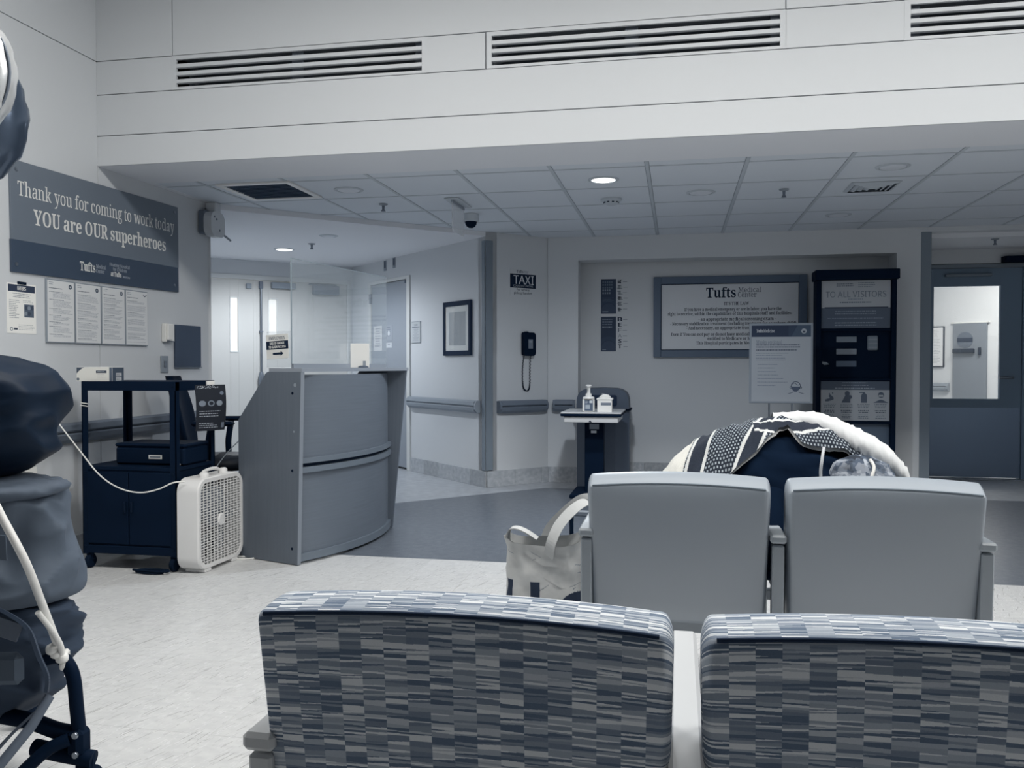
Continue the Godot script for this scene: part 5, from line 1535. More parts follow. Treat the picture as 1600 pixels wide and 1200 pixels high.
	part(t, "pump_stem", lathed([Vector2(0.014, 0.15), Vector2(0.014, 0.20), Vector2(0.02, 0.204), Vector2(0.026, 0.214), Vector2(0.02, 0.222), Vector2(0, 0.224)], 16), M.white_plastic)
	part(t, "nozzle", tubed([Vector3(0, 0.214, 0.0), Vector3(0.0, 0.212, 0.045), Vector3(0.0, 0.204, 0.055)], 0.006, 8), M.white_plastic)
	img = paper(80, 90, Color(0.30, 0.36, 0.44))
	img.fill_rect(Rect2i(46, 4, 28, 22), Color(0.78, 0.8, 0.82))
	img.fill_rect(Rect2i(8, 40, 44, 34), Color(0.62, 0.66, 0.7))
	type_lines(img, 8, 8, 30, 3, 8, 4, Color(0.75, 0.77, 0.8), rng)
	part(t, "label", sheet(0.07, 0.088, 0.0008, 0.030), picture("sanitizer_label", img)).position = Vector3(0.004, 0.01, 0)
	t = thing("tissue_box", "white tissue box with a tissue sticking up beside the pump bottle", "box", Vector3(-0.578, 0.715, -6.99))
	part(t, "carton", boxed(Vector3(0, 0.05, 0), Vector3(0.118, 0.10, 0.11), 0.002), M.white_plastic)
	part(t, "lid", boxed(Vector3(0, 0.106, 0), Vector3(0.13, 0.016, 0.12), 0.004), M.white_plastic)
	part(t, "print_band", span(-0.03, 0.052, 0.055, 0.078, 0.055, 0.0558), M.rail_dark)
	var ti = fine_levels([[Vector3(0, 0.112, 0), 0.05, 0.012], [Vector3(0.0, 0.128, 0), 0.042, 0.018], [Vector3(0.004, 0.142, 0), 0.024, 0.014], [Vector3(-0.03, 0.15, 0), 0.001, 0.001]], 4)
	part(t, "tissue", blob(ti, 20, 0.012, 30.0), M.white_plastic)

# ---------------------------------------------------------------- chairs
func cushion(W, y0, y1, T, tilt, arch, uv_scale, lift) -> SurfaceTool:
	# a padded back: x across, rear face near z = 0 at the top, leaning away below
	var st := soft()
	var prof = []                                # y (0..1), z, smooth corner list: rear bottom, rear top, front top, front bottom
	var h: float = y1 - y0
	for p in [[0.02, -0.030], [0.0, -0.018], [0.0, -0.008]]: prof.append(Vector2(p[0], p[1]))
	for k in 9: prof.append(Vector2(0.012 + (h - 0.022) * k / 8.0, 0.0))
	prof.append(Vector2(h - 0.003, -0.003))
	prof.append(Vector2(h, -0.010))
	for k in 4: prof.append(Vector2(h + lift * (k + 1) / 4.0 + 0.004 * sin(PI * (k + 1) / 5.0), -0.010 - (T - 0.045) * (k + 1) / 4.0))
	for k in 5:
		var a := PI / 2 * (k + 1) / 5.0
		prof.append(Vector2(h + lift - 0.035 * (1 - cos(a)), -(T - 0.035) - 0.035 * sin(a)))
	for k in 6: prof.append(Vector2(h + lift - 0.035 - (h + lift - 0.075) * (k + 1) / 6.0, -T - 0.02 * sin(PI * (k + 1) / 7.0)))
	prof.append(Vector2(0.01, -T + 0.02))
	prof.append(Vector2(0.0, -T * 0.5))
	prof.append(prof[0])
	var xs = []
	for k in 6:
		var a := PI / 2 * k / 5.0
		xs.append([-1.0 + (1 - cos(a)) * 0.0 + 0.055 * (1 - cos(PI / 2 * k / 5.0)), sin(a)])
	for k in 13: xs.append([lerpf(-0.91, 0.91, k / 12.0), 1.0])
	for k in 6:
		var kk := 5 - k
		xs.append([1.0 - 0.055 * (1 - cos(PI / 2 * kk / 5.0)), sin(PI / 2 * kk / 5.0)])
	var rows = []
	var uvs = []
	for s in xs:
		var row = []
		var uv = []
		var inset: float = (1.0 - s[1])
		var v := 0.0
		for i in prof.size():
			var p: Vector2 = prof[i]
			if i > 0: v += p.distance_to(prof[i - 1])
			var c := Vector2(h / 2, -T / 2)
			var q := p
			q.y = lerpf(p.y, c.y, inset * 0.85)
			q.x = lerpf(p.x, c.x + (p.x - c.x) * (1.0 - 0.03 / (h / 2)), inset)
			var bulge := 0.0
			if p.y > -0.02: bulge = 0.012 * sin(PI * clampf(p.x / h, 0, 1)) * (1.0 - s[0] * s[0])
			var y: float = y0 + q.x + arch * (1.0 - s[0] * s[0]) * (q.x / h)
			var x: float = s[0] * W / 2 * (1.0 - 0.035 * (1.0 - q.x / h))
			row.append(Vector3(x, y, q.y + bulge - (h - q.x) * tan(tilt)))
			uv.append(Vector2(s[0] * W / 2 / uv_scale, -v / uv_scale))
		rows.append(row)
		uvs.append(uv)
	grid(st, rows, uvs, false, true)
	for e in [0, rows.size() - 1]:
		var c := Vector3.ZERO
		for p in rows[e]: c += p
		c /= rows[e].size()
		for i in prof.size() - 1:
			st.set_uv(uvs[e][i])
			ot(st, c, rows[e][i], rows[e][i + 1], Vector3(-1 if e == 0 else 1, 0, 0))
	return st
func tandem(called, label, at, W, gap, top, fabric, wood, piping, uv_scale, T, lift):
	var t = thing(called, label, "seating", at, 0.0)
	var half: float = W + gap / 2
	var tilt := deg_to_rad(9)
	for s in [-1, 1]:
		var cx: float = s * (W + gap) / 2
		var b = part(t, "backrest", cushion(W, 0.355, top, T, tilt, 0.012, uv_scale, lift), fabric)
		b.position.x = cx
		var pts = []
		for k in 15:
			var u := lerpf(-0.935, 0.935, k / 14.0)
			pts.append(Vector3(u * W / 2, top - 0.0025 + 0.012 * (1 - u * u), -0.0045))
		var pipe = part(b, "piping", tubed(pts, 0.0030, 6), piping)
		var seat = part(t, "seat", boxed(Vector3(0, 0.40, -0.34), Vector3(W - 0.01, 0.085, 0.50), 0.025), fabric)
		seat.position.x = cx
	# three armrests, one shared
	for k in 3:
		var x: float = [-half - gap / 2 + 0.016, 0.0, half + gap / 2 - 0.016][k]
		var aw: float = 0.044
		part(t, "armrest", boxed(Vector3(x, 0.617, -0.285), Vector3(aw, 0.024, 0.54), 0.006), wood)
		part(t, "leg", boxed(Vector3(x, 0.30, -0.055), Vector3(0.032, 0.60, 0.05), 0.004, Basis(Vector3.RIGHT, 0.03)), wood)
		part(t, "leg", boxed(Vector3(x, 0.30, -0.50), Vector3(0.032, 0.60, 0.05), 0.004), wood)
	part(t, "rear_beam", boxed(Vector3(0, 0.335, -0.115), Vector3(half * 2, 0.035, 0.03), 0.004), wood)
	part(t, "front_beam", boxed(Vector3(0, 0.335, -0.52), Vector3(half * 2, 0.035, 0.03), 0.004), wood)
	return t
func build_chairs():
	# woven fabric: columns of uneven stripes in many tones
	var N := 1024
	var img := Image.create(N, N, false, Image.FORMAT_RGB8)
	rng.seed = 1234
	var tones = [Color(0.36, 0.425, 0.51), Color(0.46, 0.51, 0.58), Color(0.53, 0.575, 0.63), Color(0.60, 0.635, 0.685), Color(0.65, 0.685, 0.73), Color(0.735, 0.76, 0.79), Color(0.85, 0.865, 0.88)]
	for c in 16:
		var y := 0.0
		var prev := -1
		var slope := 0.0
		while y < N:
			var h := rng.randf_range(3, 7) if rng.randf() < 0.66 else rng.randf_range(9, 18)
			var i := rng.randi() % 7
			if h < 9 and rng.randf() < 0.5: i = [0, 6][rng.randi() % 2]
			while i == prev: i = rng.randi() % 7
			prev = i
			var next := rng.randf_range(-3.5, 3.5)
			for x in 64:
				var ya := y + slope * x / 64.0
				var yb: float = min(y + h + next * x / 64.0, N)
				for yy in range(int(max(0, ya)), int(yb)):
					var g := rng.randf_range(-0.02, 0.02)
					img.set_pixel(c * 64 + x, yy, Color(tones[i].r + g, tones[i].g + g, tones[i].b + g))
			y += h
			slope = next
	var fab = picture("striped_fabric", img, 0.85)
	var grey = mat("grey_vinyl", Color(0.575, 0.61, 0.65), 0.42)
	grey.metallic_specular = 0.75
	var arm_pale = mat("arm_pale", Color(0.74, 0.75, 0.76), 0.45)
	var arm_grey = mat("arm_grey", Color(0.58, 0.61, 0.64), 0.45)
	tandem("tandem_chair", "two linked chairs in striped woven fabric nearest the camera", Vector3(0.0135, 0, -0.978), 0.524, 0.030, 0.789, fab, arm_pale, M.navy, 0.464, 0.12, 0.002)
	tandem("tandem_chair", "two linked plain grey chairs with the blanket heap on them", Vector3(0.278, 0, -2.42), 0.512, 0.038, 0.757, grey, arm_grey, M.guard, 0.464, 0.10, 0.022)

# ---------------------------------------------------------------- heap on the grey chairs
func table_at(tab, x, k):
	for i in tab.size() - 1:
		if x <= tab[i + 1][0]:
			var t: float = clampf((x - tab[i][0]) / (tab[i + 1][0] - tab[i][0]), 0, 1)
			return lerpf(tab[i][k], tab[i + 1][k], t)
	return tab[-1][k]
func ribbon(st, pts, side: Vector3, w, t):
	# a strap: width w along side, thickness t
	for i in pts.size() - 1:
		var d: Vector3 = (pts[i + 1] - pts[i]).normalized()
		var n: Vector3 = d.cross(side).normalized()
		var a: Vector3 = pts[i]
		var b: Vector3 = pts[i + 1]
		var s: Vector3 = side * w / 2
		var q: Vector3 = n * t / 2
		st.set_smooth_group(1)
		oq(st, a - s + q, a + s + q, b + s + q, b - s + q, n)
		st.set_smooth_group(2)
		oq(st, a - s - q, a + s - q, b + s - q, b - s - q, -n)
		st.set_smooth_group(-1)
		oq(st, a - s - q, a - s + q, b - s + q, b - s - q, -side)
		oq(st, a + s - q, a + s + q, b + s + q, b + s - q, side)
		if i == 0: oq(st, a - s - q, a + s - q, a + s + q, a - s + q, -d)
		if i == pts.size() - 2: oq(st, b - s - q, b + s - q, b + s + q, b - s + q, d)
func build_heap():
	var o := Vector3(0.32, 0.4425, -2.86)
	# dark coat lying underneath
	var coat = thing("dark_coat", "heap of dark clothing under the patterned blanket on the grey chairs", "clothing", o)
	var lv = []
	for l in [[0.0, 0.0, 0.001, 0.001], [0.0, 0.004, 0.30, 0.19], [0.0, 0.10, 0.345, 0.215], [0.0, 0.22, 0.335, 0.20], [0.01, 0.32, 0.27, 0.17], [0.01, 0.39, 0.20, 0.12], [0.01, 0.43, 0.12, 0.06], [0.01, 0.44, 0.001, 0.001]]:
		lv.append([Vector3(l[0], l[1], 0.0), l[2], l[3]])
	part(coat, "fabric", blob(fine_levels(lv, 5), 48, 0.022, 7.0, Vector3(1, 1.6, 1), 0.8), mat("coat_dark", Color(0.06, 0.11, 0.18), 0.9))
	dull(["coat_dark"], 0.1)
	# a sleeve hanging between the two backs
	part(coat, "sleeve", tubed(smooth_path([Vector3(-0.04, 0.26, 0.16), Vector3(-0.045, 0.16, 0.235), Vector3(-0.045, 0.05, 0.26)]), 0.05, 12, null), M.coat_dark)
	# blanket
	var bl = thing("blanket", "dark and white knit patterned blanket with pale fleece lining over the clothing", "blanket", o)
	var tab = [  # X, ridge height, hem height on the near side
		[-0.07, 0.70, 0.50], [-0.046, 0.745, 0.55], [0.0, 0.80, 0.60], [0.057, 0.850, 0.66], [0.12, 0.883, 0.735], [0.16, 0.898, 0.765], [0.24, 0.920, 0.835], [0.315, 0.930, 0.905], [0.345, 0.930, 0.912], [0.37, 0.928, 0.862], [0.43, 0.920, 0.850], [0.49, 0.909, 0.845], [0.53, 0.892, 0.83], [0.56, 0.875, 0.825], [0.60, 0.852, 0.81], [0.642, 0.825, 0.775], [0.68, 0.775, 0.74], [0.705, 0.72, 0.70]]
	var rows = []
	var uvs = []
	nz.frequency = 6.0
	for i in 61:
		var X := lerpf(-0.07, 0.705, i / 60.0)
		var ridge: float = table_at(tab, X, 1)
		var hem: float = table_at(tab, X, 2)
		var a0 := asin(clampf((hem - 0.45) / (ridge - 0.45), 0.0, 0.995))
		var row = []
		var uv = []
		for j in 31:
			var a := lerpf(a0, PI * 0.96, j / 30.0)
			var wob := nz.get_noise_2d(X * 3.0, a * 0.35) * 0.014
			row.append(Vector3(X, 0.45 + (ridge - 0.45 + wob) * sin(a), o.z + 0.245 * cos(a) + wob) - o)
			uv.append(Vector2((X + 0.07) / 0.775, a / PI))
		rows.append(row)
		uvs.append(uv)
	var st := soft()
	grid(st, rows, uvs)
	var W := 768
	var H := 512
	var img := Image.create(W, H, false, Image.FORMAT_RGB8)
	rng.seed = 5
	for y in H:
		for x in W:
			var u := float(x) / W
			var v := float(y) / H
			var c := Color(0.095, 0.13, 0.185)
			# knit: small light stitches in offset rows
			var gx := fmod(x + (5.0 if int(y / 7) % 2 else 0.0), 10.0)
			var gy := fmod(y, 7.0)
			if gx < 5.0 and gy < 4.0: c = Color(0.62, 0.655, 0.69)
			# bands: dark between two pale lines, running across the heap
			for b in [u - 0.185 - (v - 0.4) * 0.28, u - 0.385 - (v - 0.33) * 0.5, v - 0.455 - 0.05 * sin(u * 9.0) if u > 0.40 else 1.0]:
				if absf(b) < 0.044: c = Color(0.80, 0.81, 0.81)
				if absf(b) < 0.030: c = Color(0.12, 0.155, 0.215)
			if u < 0.135 + (v - 0.4) * 0.28: c = Color(0.84, 0.84, 0.82)
			if v > 0.70: c = Color(0.84, 0.84, 0.82)
			var g := rng.randf_range(-0.035, 0.035)
			img.set_pixel(x, y, Color(c.r + g, c.g + g, c.b + g))
	part(bl, "knit_face", st, picture("knit", img, 0.95))
	# inner lining a little below
	var under = []
	for r in rows:
		var q = []
		for p in r: q.append(Vector3(p.x, p.y * 0.982 - 0.004, p.z * 0.97))
		under.append(q)
	st = soft()
	grid(st, under, null, false, true)
	part(bl, "lining", st, mat("fleece", Color(0.82, 0.83, 0.84), 1.0))
	# thick fleece border turned over along the right
	var path = smooth_path([Vector3(0.30, 0.921, -2.88), Vector3(0.40, 0.917, -2.87), Vector3(0.47, 0.897, -2.86), Vector3(0.53, 0.863, -2.83), Vector3(0.58, 0.838, -2.80), Vector3(0.635, 0.800, -2.77), Vector3(0.675, 0.755, -2.75), Vector3(0.69, 0.70, -2.74)], 8)
	st = soft()
	nz.frequency = 40.0
	var ring_rows = []
	for i in path.size():
		var f := float(i) / (path.size() - 1)
		var rad := 0.048 * (0.30 + 0.85 * sin(PI * clampf(f * 0.85 + 0.10, 0, 1)))
		var row = []
		for k in 20:
			var a := TAU * k / 20
			var d := Vector3(0.25 * cos(a), 0.80 * cos(a), sin(a) * 1.4)
			var p: Vector3 = path[i] + d * rad
			p += d.normalized() * nz.get_noise_3dv(p * 2.2) * 0.009
			row.append(p - o)
		ring_rows.append(row)
	grid(st, ring_rows, null, true, false)
	part(bl, "fleece_border", st, M.fleece)
	# patterned bag or hood at the right end
	var cm = thing("camouflage_garment", "camouflage patterned garment with a zip at the right end of the heap", "clothing", Vector3(0.548, 0.4425, -2.73))
	img = paper(256, 256, Color(0.26, 0.31, 0.385))
	var n1 := FastNoiseLite.new()
	n1.frequency = 0.016
	n1.seed = 3
	for y in 256:
		for x in 256:
			var v := n1.get_noise_2d(x, y * 1.2)
			if v > 0.14: img.set_pixel(x, y, Color(0.64, 0.67, 0.71))
			elif v < -0.18: img.set_pixel(x, y, Color(0.11, 0.15, 0.21))
			elif n1.get_noise_2d(x + 700, y) > 0.22: img.set_pixel(x, y, Color(0.38, 0.425, 0.49))
	var cmat = picture("camouflage", img, 0.8)
	cmat.uv1_triplanar = true
	cmat.uv1_scale = Vector3.ONE * 3.2
	lv = []
	for l in [[0.0, 0.001], [0.003, 0.07], [0.10, 0.098], [0.22, 0.108], [0.31, 0.105], [0.36, 0.078], [0.382, 0.03], [0.386, 0.001]]: lv.append([Vector3(0, l[0], 0), l[1], l[1] * 0.8])
	part(cm, "fabric", blob(fine_levels(lv, 4), 32, 0.012, 9.0), cmat)
	part(cm, "zip", tubed(smooth_path([Vector3(0.0, 0.27, 0.090), Vector3(0.012, 0.32, 0.086), Vector3(0.024, 0.355, 0.068), Vector3(0.018, 0.375, 0.045)], 5), 0.005, 8), M.print_white)
	var cord = thing("drawstring", "short pale drawstring hanging in front of the dark clothing", "cord", Vector3(0.418, 0.74, -2.635))
	part(cord, "string", tubed(smooth_path([Vector3(0.012, 0.115, -0.02), Vector3(0.004, 0.08, -0.002), Vector3(0.0, 0.04, 0.0), Vector3(0.004, -0.01, 0.0)], 5), 0.0045, 8), M.board_face)
	# canvas tote beside the chairs
	var tt = thing("tote_bag", "off-white canvas tote bag with dark printed bars beside the grey chairs", "bag", Vector3(-0.425, 0, -2.80))
	img = noise_image(256, 256, 0.03, 0.03, Color(0.72, 0.73, 0.735), Color(0.79, 0.795, 0.795), 44, 4, 0.04)
	rng.seed = 12
	for k in 26:
		var p := Vector2(rng.randf() * 256, rng.randf_range(10, 200))
		var a := rng.randf_range(-0.6, 0.6)
		for s in int(rng.randf_range(4, 22)): img.set_pixel(posmod(int(p.x + cos(a) * s), 256), clampi(int(p.y + sin(a) * s), 0, 255), Color(0.5, 0.53, 0.57))
	var ink2 := Color(0.145, 0.195, 0.28)
	# seen from the camera the front runs from u = 0.5 (left) to u = 0 (right)
	for b in [[113, 11], [68, 15]]: img.fill_rect(Rect2i(b[0], 64, b[1], 140), ink2)
	dot(img, 8, 108, 30, ink2, 15)
	rows = []
	uvs = []
	nz.frequency = 5.0
	for i in 15:
		var v := i / 14.0
		var row = []
		var uv = []
		for k in 41:
			var a := TAU * k / 40
			var rx := 0.125 + 0.012 * v
			var cx := signf(cos(a)) * pow(absf(cos(a)), 0.45)
			var rz := 0.085 + 0.01 * sin(v * PI)
			var p := Vector3(signf(cos(a)) * pow(absf(cos(a)), 0.45) * rx, 0.003 + 0.525 * v, signf(sin(a)) * pow(absf(sin(a)), 0.6) * rz)
			if v > 0.75: p.y += (v - 0.75) * 4.0 * (-0.010 * cos(a) * signf(1.0) * -1.0 - 0.016 * cos(2 * a + 0.4) * -1.0)
			p += Vector3(cos(a), 0, sin(a)) * nz.get_noise_3d(p.x * 3.0, p.y * 2.0, p.z * 3.0) * 0.02 * smoothstep(0.0, 0.25, v)
			row.append(p)
			uv.append(Vector2((0.25 - 0.25 * cx) if sin(a) > -0.001 else (0.75 + 0.25 * cx), 1.0 - v))
		rows.append(row)
		uvs.append(uv)
	st = soft()
	grid(st, rows, uvs, false, true)
	var canvas = picture("canvas", img, 0.95)
	part(tt, "body", st, canvas)
	var inner = []
	for r in rows:
		var q = []
		for p in r: q.append(Vector3(p.x * 0.97, p.y, p.z * 0.96))
		inner.append(q)
	st = soft()
	grid(st, inner, null, false, false)
	var plain = mat("canvas_plain", Color(0.74, 0.75, 0.755), 0.95)
	part(tt, "inside", st, plain)
	var bottom := []
	for k in 40: bottom.append(Vector2(rows[0][k].x, rows[0][k].z))
	part(tt, "bottom", plan(bottom, 0.0, 0.006), plain)
	st = flat()
	ribbon(st, smooth_path([Vector3(0.02, 0.48, 0.092), Vector3(0.03, 0.53, 0.094), Vector3(0.055, 0.585, 0.07), Vector3(0.10, 0.632, 0.03), Vector3(0.135, 0.645, -0.01), Vector3(0.165, 0.62, -0.04)], 6), Vector3(0.85, -0.5, 0.15).normalized(), 0.034, 0.004)
	part(tt, "strap", st, plain)
	st = flat()
	ribbon(st, smooth_path([Vector3(-0.02, 0.50, -0.085), Vector3(0.0, 0.545, -0.082), Vector3(0.05, 0.60, -0.07), Vector3(0.11, 0.65, -0.06), Vector3(0.16, 0.66, -0.06)], 6), Vector3(0.85, -0.5, 0.15).normalized(), 0.03, 0.004)
	part(tt, "strap", st, plain)
	st = flat()
	ribbon(st, smooth_path([Vector3(-0.128, 0.50, 0.0), Vector3(-0.125, 0.545, 0.01), Vector3(-0.10, 0.557, 0.02), Vector3(-0.065, 0.545, 0.02), Vector3(-0.03, 0.52, 0.01)], 6), Vector3(0, 0, 1), 0.05, 0.004)
	part(tt, "folded_rim", st, plain)
	# dark case behind the tote
	var sc = thing("suitcase", "dark wheeled case behind the canvas tote", "suitcase", Vector3(-0.31, 0, -3.16))
	part(sc, "body", boxed(Vector3(0, 0.25, 0), Vector3(0.24, 0.40, 0.20), 0.03), M.black)
	part(sc, "handle", tubed(smooth_path([Vector3(-0.075, 0.44, 0), Vector3(-0.075, 0.535, 0), Vector3(-0.06, 0.545, 0), Vector3(0.06, 0.545, 0), Vector3(0.075, 0.535, 0), Vector3(0.075, 0.44, 0)], 3), 0.008, 8), M.black)
	part(sc, "handle_grip", span(-0.072, 0.06, 0.535, 0.555, -0.01, 0.01, 0.004), M.rail_dark)
	for s in [-1, 1]: part(sc, "wheel", lathed([Vector2(0, -0.012), Vector2(0.026, -0.012), Vector2(0.026, 0.012), Vector2(0, 0.012)], 16, Vector3(s * 0.09, 0.026, -0.06), Basis(Vector3(0, 1, 0), Vector3(1, 0, 0), Vector3(0, 0, -1))), M.rubber)
	for s in [-1, 1]: part(sc, "foot", span(s * 0.09 - 0.015, s * 0.09 + 0.015, 0.0, 0.06, 0.04, 0.07, 0.004), M.rubber)

# ---------------------------------------------------------------- left foreground
func build_foreground():
	var o := Vector3(-1.76, 0, -1.88)
	var s = thing("stroller", "black folded stroller frame at the lower left edge of the photo", "stroller", o)
	var f = func(x, y, z): return Vector3(x, y, z) - o
	part(s, "side_tube", tubed(smooth_path([f.call(-1.545, 0.365, -1.84), f.call(-1.50, 0.378, -1.837), f.call(-1.474, 0.362, -1.837), f.call(-1.458, 0.325, -1.838), f.call(-1.450, 0.25, -1.838), f.call(-1.440, 0.15, -1.838)], 6), 0.0165, 14), M.black_metal)
	part(s, "joint_block", boxed(f.call(-1.446, 0.172, -1.838), Vector3(0.045, 0.07, 0.05), 0.012), M.black)
	for d in [[0.012, 0.198], [0.012, 0.150]]: part(s, "rivet", disc(0.008, 0.006, f.call(-1.446 + d[0], d[1], -1.812), OUTWARD, 10), M.steel)
	part(s, "foot_bar", tubed([f.call(-1.56, 0.152, -1.825), f.call(-1.48, 0.140, -1.83), f.call(-1.408, 0.128, -1.842)], 0.021, 14), M.black)
	part(s, "frame_tube", tubed(smooth_path([f.call(-1.45, 0.19, -1.838), f.call(-1.50, 0.197, -1.83), f.call(-1.58, 0.215, -1.83), f.call(-1.70, 0.225, -1.83), f.call(-2.0, 0.24, -1.84)], 5), 0.02, 12), M.black)
	part(s, "frame_tube", tubed(smooth_path([f.call(-1.455, 0.185, -1.815), f.call(-1.49, 0.17, -1.79), f.call(-1.53, 0.13, -1.76), f.call(-1.60, 0.05, -1.73)], 5), 0.016, 12), M.black_metal)
	for w in [[-1.43, -1.84], [-2.05, -1.84], [-1.60, -1.72], [-1.95, -2.25]]:
		var wh = part(s, "wheel", lathed([Vector2(0, -0.018), Vector2(0.04, -0.018), Vector2(0.055, -0.012), Vector2(0.055, 0.012), Vector2(0.04, 0.018), Vector2(0, 0.018)], 22, f.call(w[0], 0.055, w[1]), Basis(Vector3(0, 1, 0), Vector3(1, 0, 0), Vector3(0, 0, -1))), M.rubber)
		part(wh, "fork", boxed(f.call(w[0], 0.10, w[1]), Vector3(0.05, 0.10, 0.02), 0.006), M.black)
	part(s, "rear_tube", tubed([f.call(-2.05, 0.14, -1.84), f.call(-2.02, 0.6, -2.0), f.call(-2.0, 1.0, -2.2)], 0.016, 10), M.black_metal)
	part(s, "cross_tube", tubed([f.call(-2.05, 0.2, -1.84), f.call(-1.95, 0.12, -2.25)], 0.014, 10), M.black_metal)
	var lv = []
	for l in [[-1.80, 0.17, 0.001], [-1.80, 0.175, 0.10], [-1.79, 0.22, 0.20], [-1.785, 0.28, 0.245], [-1.785, 0.34, 0.268], [-1.785, 0.40, 0.282], [-1.785, 0.46, 0.278], [-1.785, 0.492, 0.25], [-1.785, 0.499, 0.001]]:
		lv.append([f.call(l[0], l[1], -1.89), maxf(0.001, l[2] - 0.03), maxf(0.001, l[2] * 0.55)])
	part(s, "seat_fabric", blob(fine_levels(lv, 5), 72, 0.05, 3.5, Vector3(1, 1.8, 1), 1.0, true), mat("cloth_dark", Color(0.16, 0.22, 0.30), 0.8))
	var st := flat()
	ribbon(st, smooth_path([f.call(-1.50, 0.275, -1.77), f.call(-1.55, 0.22, -1.735), f.call(-1.62, 0.135, -1.71), f.call(-1.68, 0.08, -1.70)], 5), Vector3(0.75, 0.66, 0.0), 0.03, 0.006)
	part(s, "strap", st, mat("strap_grey", Color(0.33, 0.37, 0.43), 0.7))
	st = flat()
	ribbon(st, smooth_path([f.call(-1.53, 0.55, -1.665), f.call(-1.487, 0.53, -1.672), f.call(-1.452, 0.495, -1.685), f.call(-1.452, 0.425, -1.715), f.call(-1.455, 0.365, -1.745), f.call(-1.472, 0.32, -1.762)], 6), Vector3(0.55, 0.30, 0.78).normalized(), 0.045, 0.008)
	part(s, "webbing", st, M.cloth_dark)
	part(s, "diagonal_bar", tubed([f.call(-1.466, 0.310, -1.765), f.call(-1.472, 0.258, -1.712), f.call(-1.505, 0.185, -1.64)], 0.0115, 10), M.strap_grey)
	part(s, "side_panel", boxed(f.call(-1.515, 0.505, -1.668), Vector3(0.10, 0.045, 0.006), 0.002, Basis(Vector3.UP, 0.25) * Basis(Vector3.BACK, -0.35)), M.strap_grey)
	part(s, "pouch", boxed(f.call(-1.51, 0.405, -1.675), Vector3(0.09, 0.075, 0.03), 0.014, Basis(Vector3.UP, 0.25)), mat("pouch_grey", Color(0.24, 0.29, 0.35), 0.7))
	# black bag on top
	var b = thing("black_bag", "bulging black fabric bag on the stroller at the left edge", "bag", Vector3(-1.80, 0.815, -1.88))
	lv = []
	for l in [[0.0, 0.001], [0.002, 0.20], [0.025, 0.245], [0.067, 0.298], [0.13, 0.315], [0.198, 0.328], [0.225, 0.322], [0.262, 0.272], [0.295, 0.19], [0.318, 0.08], [0.322, 0.001]]:
		lv.append([Vector3(-0.03, l[0], 0), maxf(0.001, l[1] - 0.045), maxf(0.001, l[1] * 0.55)])
	part(b, "fabric", blob(fine_levels(lv, 7), 80, 0.035, 2.4, Vector3(1.0, 1.6, 1.4), 1.0, true), mat("bag_black", Color(0.085, 0.14, 0.21), 0.55))
	dull(["bag_black"], 0.25)
	st = flat()
	ribbon(st, smooth_path([Vector3(0.05, 0.30, 0.10), Vector3(0.16, 0.25, 0.15), Vector3(0.24, 0.15, 0.14), Vector3(0.27, 0.06, 0.12)], 6), Vector3(0.5, 0.5, 0.7).normalized(), 0.02, 0.004)
	# grey jacket hanging below it
	var j = thing("grey_jacket", "dark grey jacket draped over the stroller below the black bag", "jacket", Vector3(-1.78, 0.50, -1.88))
	j.scale.y = 0.93
	lv = []
	for l in [[0.0, 0.001], [0.002, 0.30], [0.012, 0.338], [0.06, 0.342], [0.10, 0.340], [0.13, 0.332], [0.175, 0.320], [0.235, 0.308], [0.295, 0.302], [0.318, 0.285], [0.328, 0.22], [0.330, 0.001]]:
		lv.append([Vector3(-0.02, l[0], 0), maxf(0.001, l[1] - 0.062), maxf(0.001, l[1] * 0.50)])
	part(j, "fabric", blob(fine_levels(lv, 8), 90, 0.040, 2.6, Vector3(1.6, 1.0, 1.6), 1.0, true), mat("jacket_grey", Color(0.31, 0.355, 0.415), 0.75))
	# collar rolled over the top, a pocket flap and its dark slit
	part(j, "collar", blob(fine_levels([[Vector3(0.06, 0.285, 0.03), 0.16, 0.13], [Vector3(0.06, 0.305, 0.03), 0.20, 0.155], [Vector3(0.06, 0.325, 0.03), 0.19, 0.14], [Vector3(0.05, 0.338, 0.02), 0.10, 0.08], [Vector3(0.05, 0.34, 0.02), 0.001, 0.001]], 4), 60, 0.02, 5.0, Vector3(1.6, 1.0, 1.6), 1.0, true), M.jacket_grey)
	st = flat()
	ribbon(st, smooth_path([Vector3(0.10, 0.235, 0.172), Vector3(0.155, 0.232, 0.164), Vector3(0.205, 0.228, 0.146)], 4), Vector3(0, 1, 0.1).normalized(), 0.007, 0.004)
	part(j, "pocket_slit", st, M.black)
	st = flat()
	ribbon(st, smooth_path([Vector3(0.08, 0.195, 0.176), Vector3(0.15, 0.19, 0.170), Vector3(0.225, 0.18, 0.142)], 4), Vector3(0.05, 1, 0.1).normalized(), 0.065, 0.004)
	part(j, "pocket_flap", st, M.jacket_grey)
	# rope from the bag down to the tube
	var r = thing("white_rope", "thick white rope tied with knots to the stroller's bent tube", "rope", Vector3(-1.49, 0.40, -1.80))
	var g = func(x, y, z): return Vector3(x, y, z) - r.position
	part(r, "cord", tubed(smooth_path([g.call(-1.60, 0.86, -1.67), g.call(-1.545, 0.80, -1.68), g.call(-1.515, 0.745, -1.685), g.call(-1.465, 0.645, -1.695), g.call(-1.468, 0.54, -1.745), g.call(-1.482, 0.42, -1.812)], 8), 0.0095, 10), M.white_plastic)
	part(r, "cord_end", tubed(smooth_path([g.call(-1.470, 0.52, -1.735), g.call(-1.462, 0.46, -1.775), g.call(-1.466, 0.415, -1.805), g.call(-1.474, 0.385, -1.815)], 5), 0.007, 8), M.white_plastic)
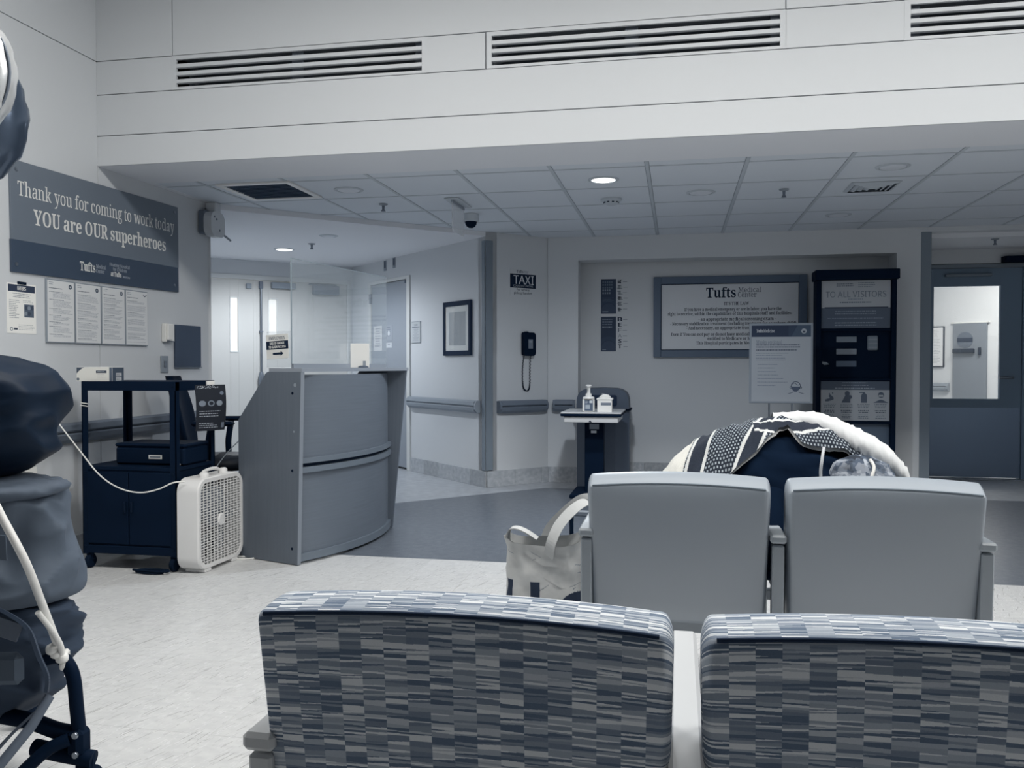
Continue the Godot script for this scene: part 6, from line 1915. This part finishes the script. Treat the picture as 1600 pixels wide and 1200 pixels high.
	for k in [[-1.490, 0.408, -1.806, 0.016], [-1.483, 0.396, -1.808, 0.013], [-1.474, 0.383, -1.818, 0.015]]:
		part(r, "knot", blob(fine_levels([[g.call(k[0], k[1] - k[3], k[2]), 0.001, 0.001], [g.call(k[0], k[1] - k[3] * 0.6, k[2]), k[3] * 0.8, k[3] * 0.8], [g.call(k[0], k[1], k[2]), k[3], k[3]], [g.call(k[0], k[1] + k[3] * 0.6, k[2]), k[3] * 0.8, k[3] * 0.8], [g.call(k[0], k[1] + k[3], k[2]), 0.001, 0.001]], 3), 14, 0.006, 40.0), M.white_plastic)
	var loop = []
	for k in 15:
		var a := TAU * k / 14
		loop.append(g.call(-1.482, 0.372, -1.837) + Vector3(cos(a) * 0.010, sin(a) * 0.020, cos(a) * 0.0) + Vector3(sin(a) * 0.004, 0, cos(a) * 0.02))
	part(r, "loop", tubed(loop, 0.007, 8), M.white_plastic)
	# two foil balloons
	for k in 2:
		var pos: Vector3 = [Vector3(-1.735, 1.805, -1.755), Vector3(-1.995, 1.80, -2.02)][k]
		var R: float = [0.166, 0.212][k]
		var t = thing("foil_balloon", ["pale printed foil balloon at the upper left edge, in front", "dark foil balloon at the left edge, below and behind the pale one"][k], "balloon", pos + Vector3(0, -R, 0), deg_to_rad([25, 35][k]), "foil balloons")
		var rows = []
		for i in 25:
			var v := i / 24.0
			var a := PI * v - PI / 2
			var row = []
			for c in 48:
				var q := TAU * c / 48
				var ee := pow(absf(cos(a)), 0.8)
				var edge := 1.0 - absf(sin(q)) 
				var crinkle := 1.0 + 0.012 * sin(q * 2.0 + v * 40.0) * edge + 0.008 * sin(v * 63.0) * edge
				row.append(Vector3(cos(q) * ee * R * crinkle, R + sin(a) * R * crinkle, sin(q) * ee * R * 0.48))
			rows.append(row)
		st = soft()
		grid(st, rows, null, true, true)
		part(t, "foil", st, mat("foil_pale", Color(0.80, 0.81, 0.82), 0.22, 0.35) if k == 0 else mat("foil_dark", Color(0.27, 0.32, 0.39), 0.16, 0.5))
		if k == 0:
			for m in 3:
				var arc = []
				for i in 12:
					var q := 0.35 + m * 0.28
					var a := lerpf(-0.9 + m * 0.3, 0.5, i / 11.0)
					arc.append(Vector3(cos(q) * cos(a) * R * 1.005, R + sin(a) * R * 1.005, sin(q) * cos(a) * R * 0.485))
				part(t, "printed_line", tubed(arc, 0.004, 6), M.rail_dark)
		part(t, "neck", tubed([Vector3(0, 0.006, 0), Vector3(0, -0.03, 0)], 0.008, 8), M.rail)
		var low: Vector3 = Vector3(-1.86 - 0.05 * k, 1.12, -1.90) - t.position
		low = low.rotated(Vector3.UP, -t.rotation.y)
		part(t, "ribbon", tubed([Vector3(0, -0.03, 0), low * 0.5 + Vector3(-0.01, 0, 0), low], 0.002, 5), M.white_plastic)
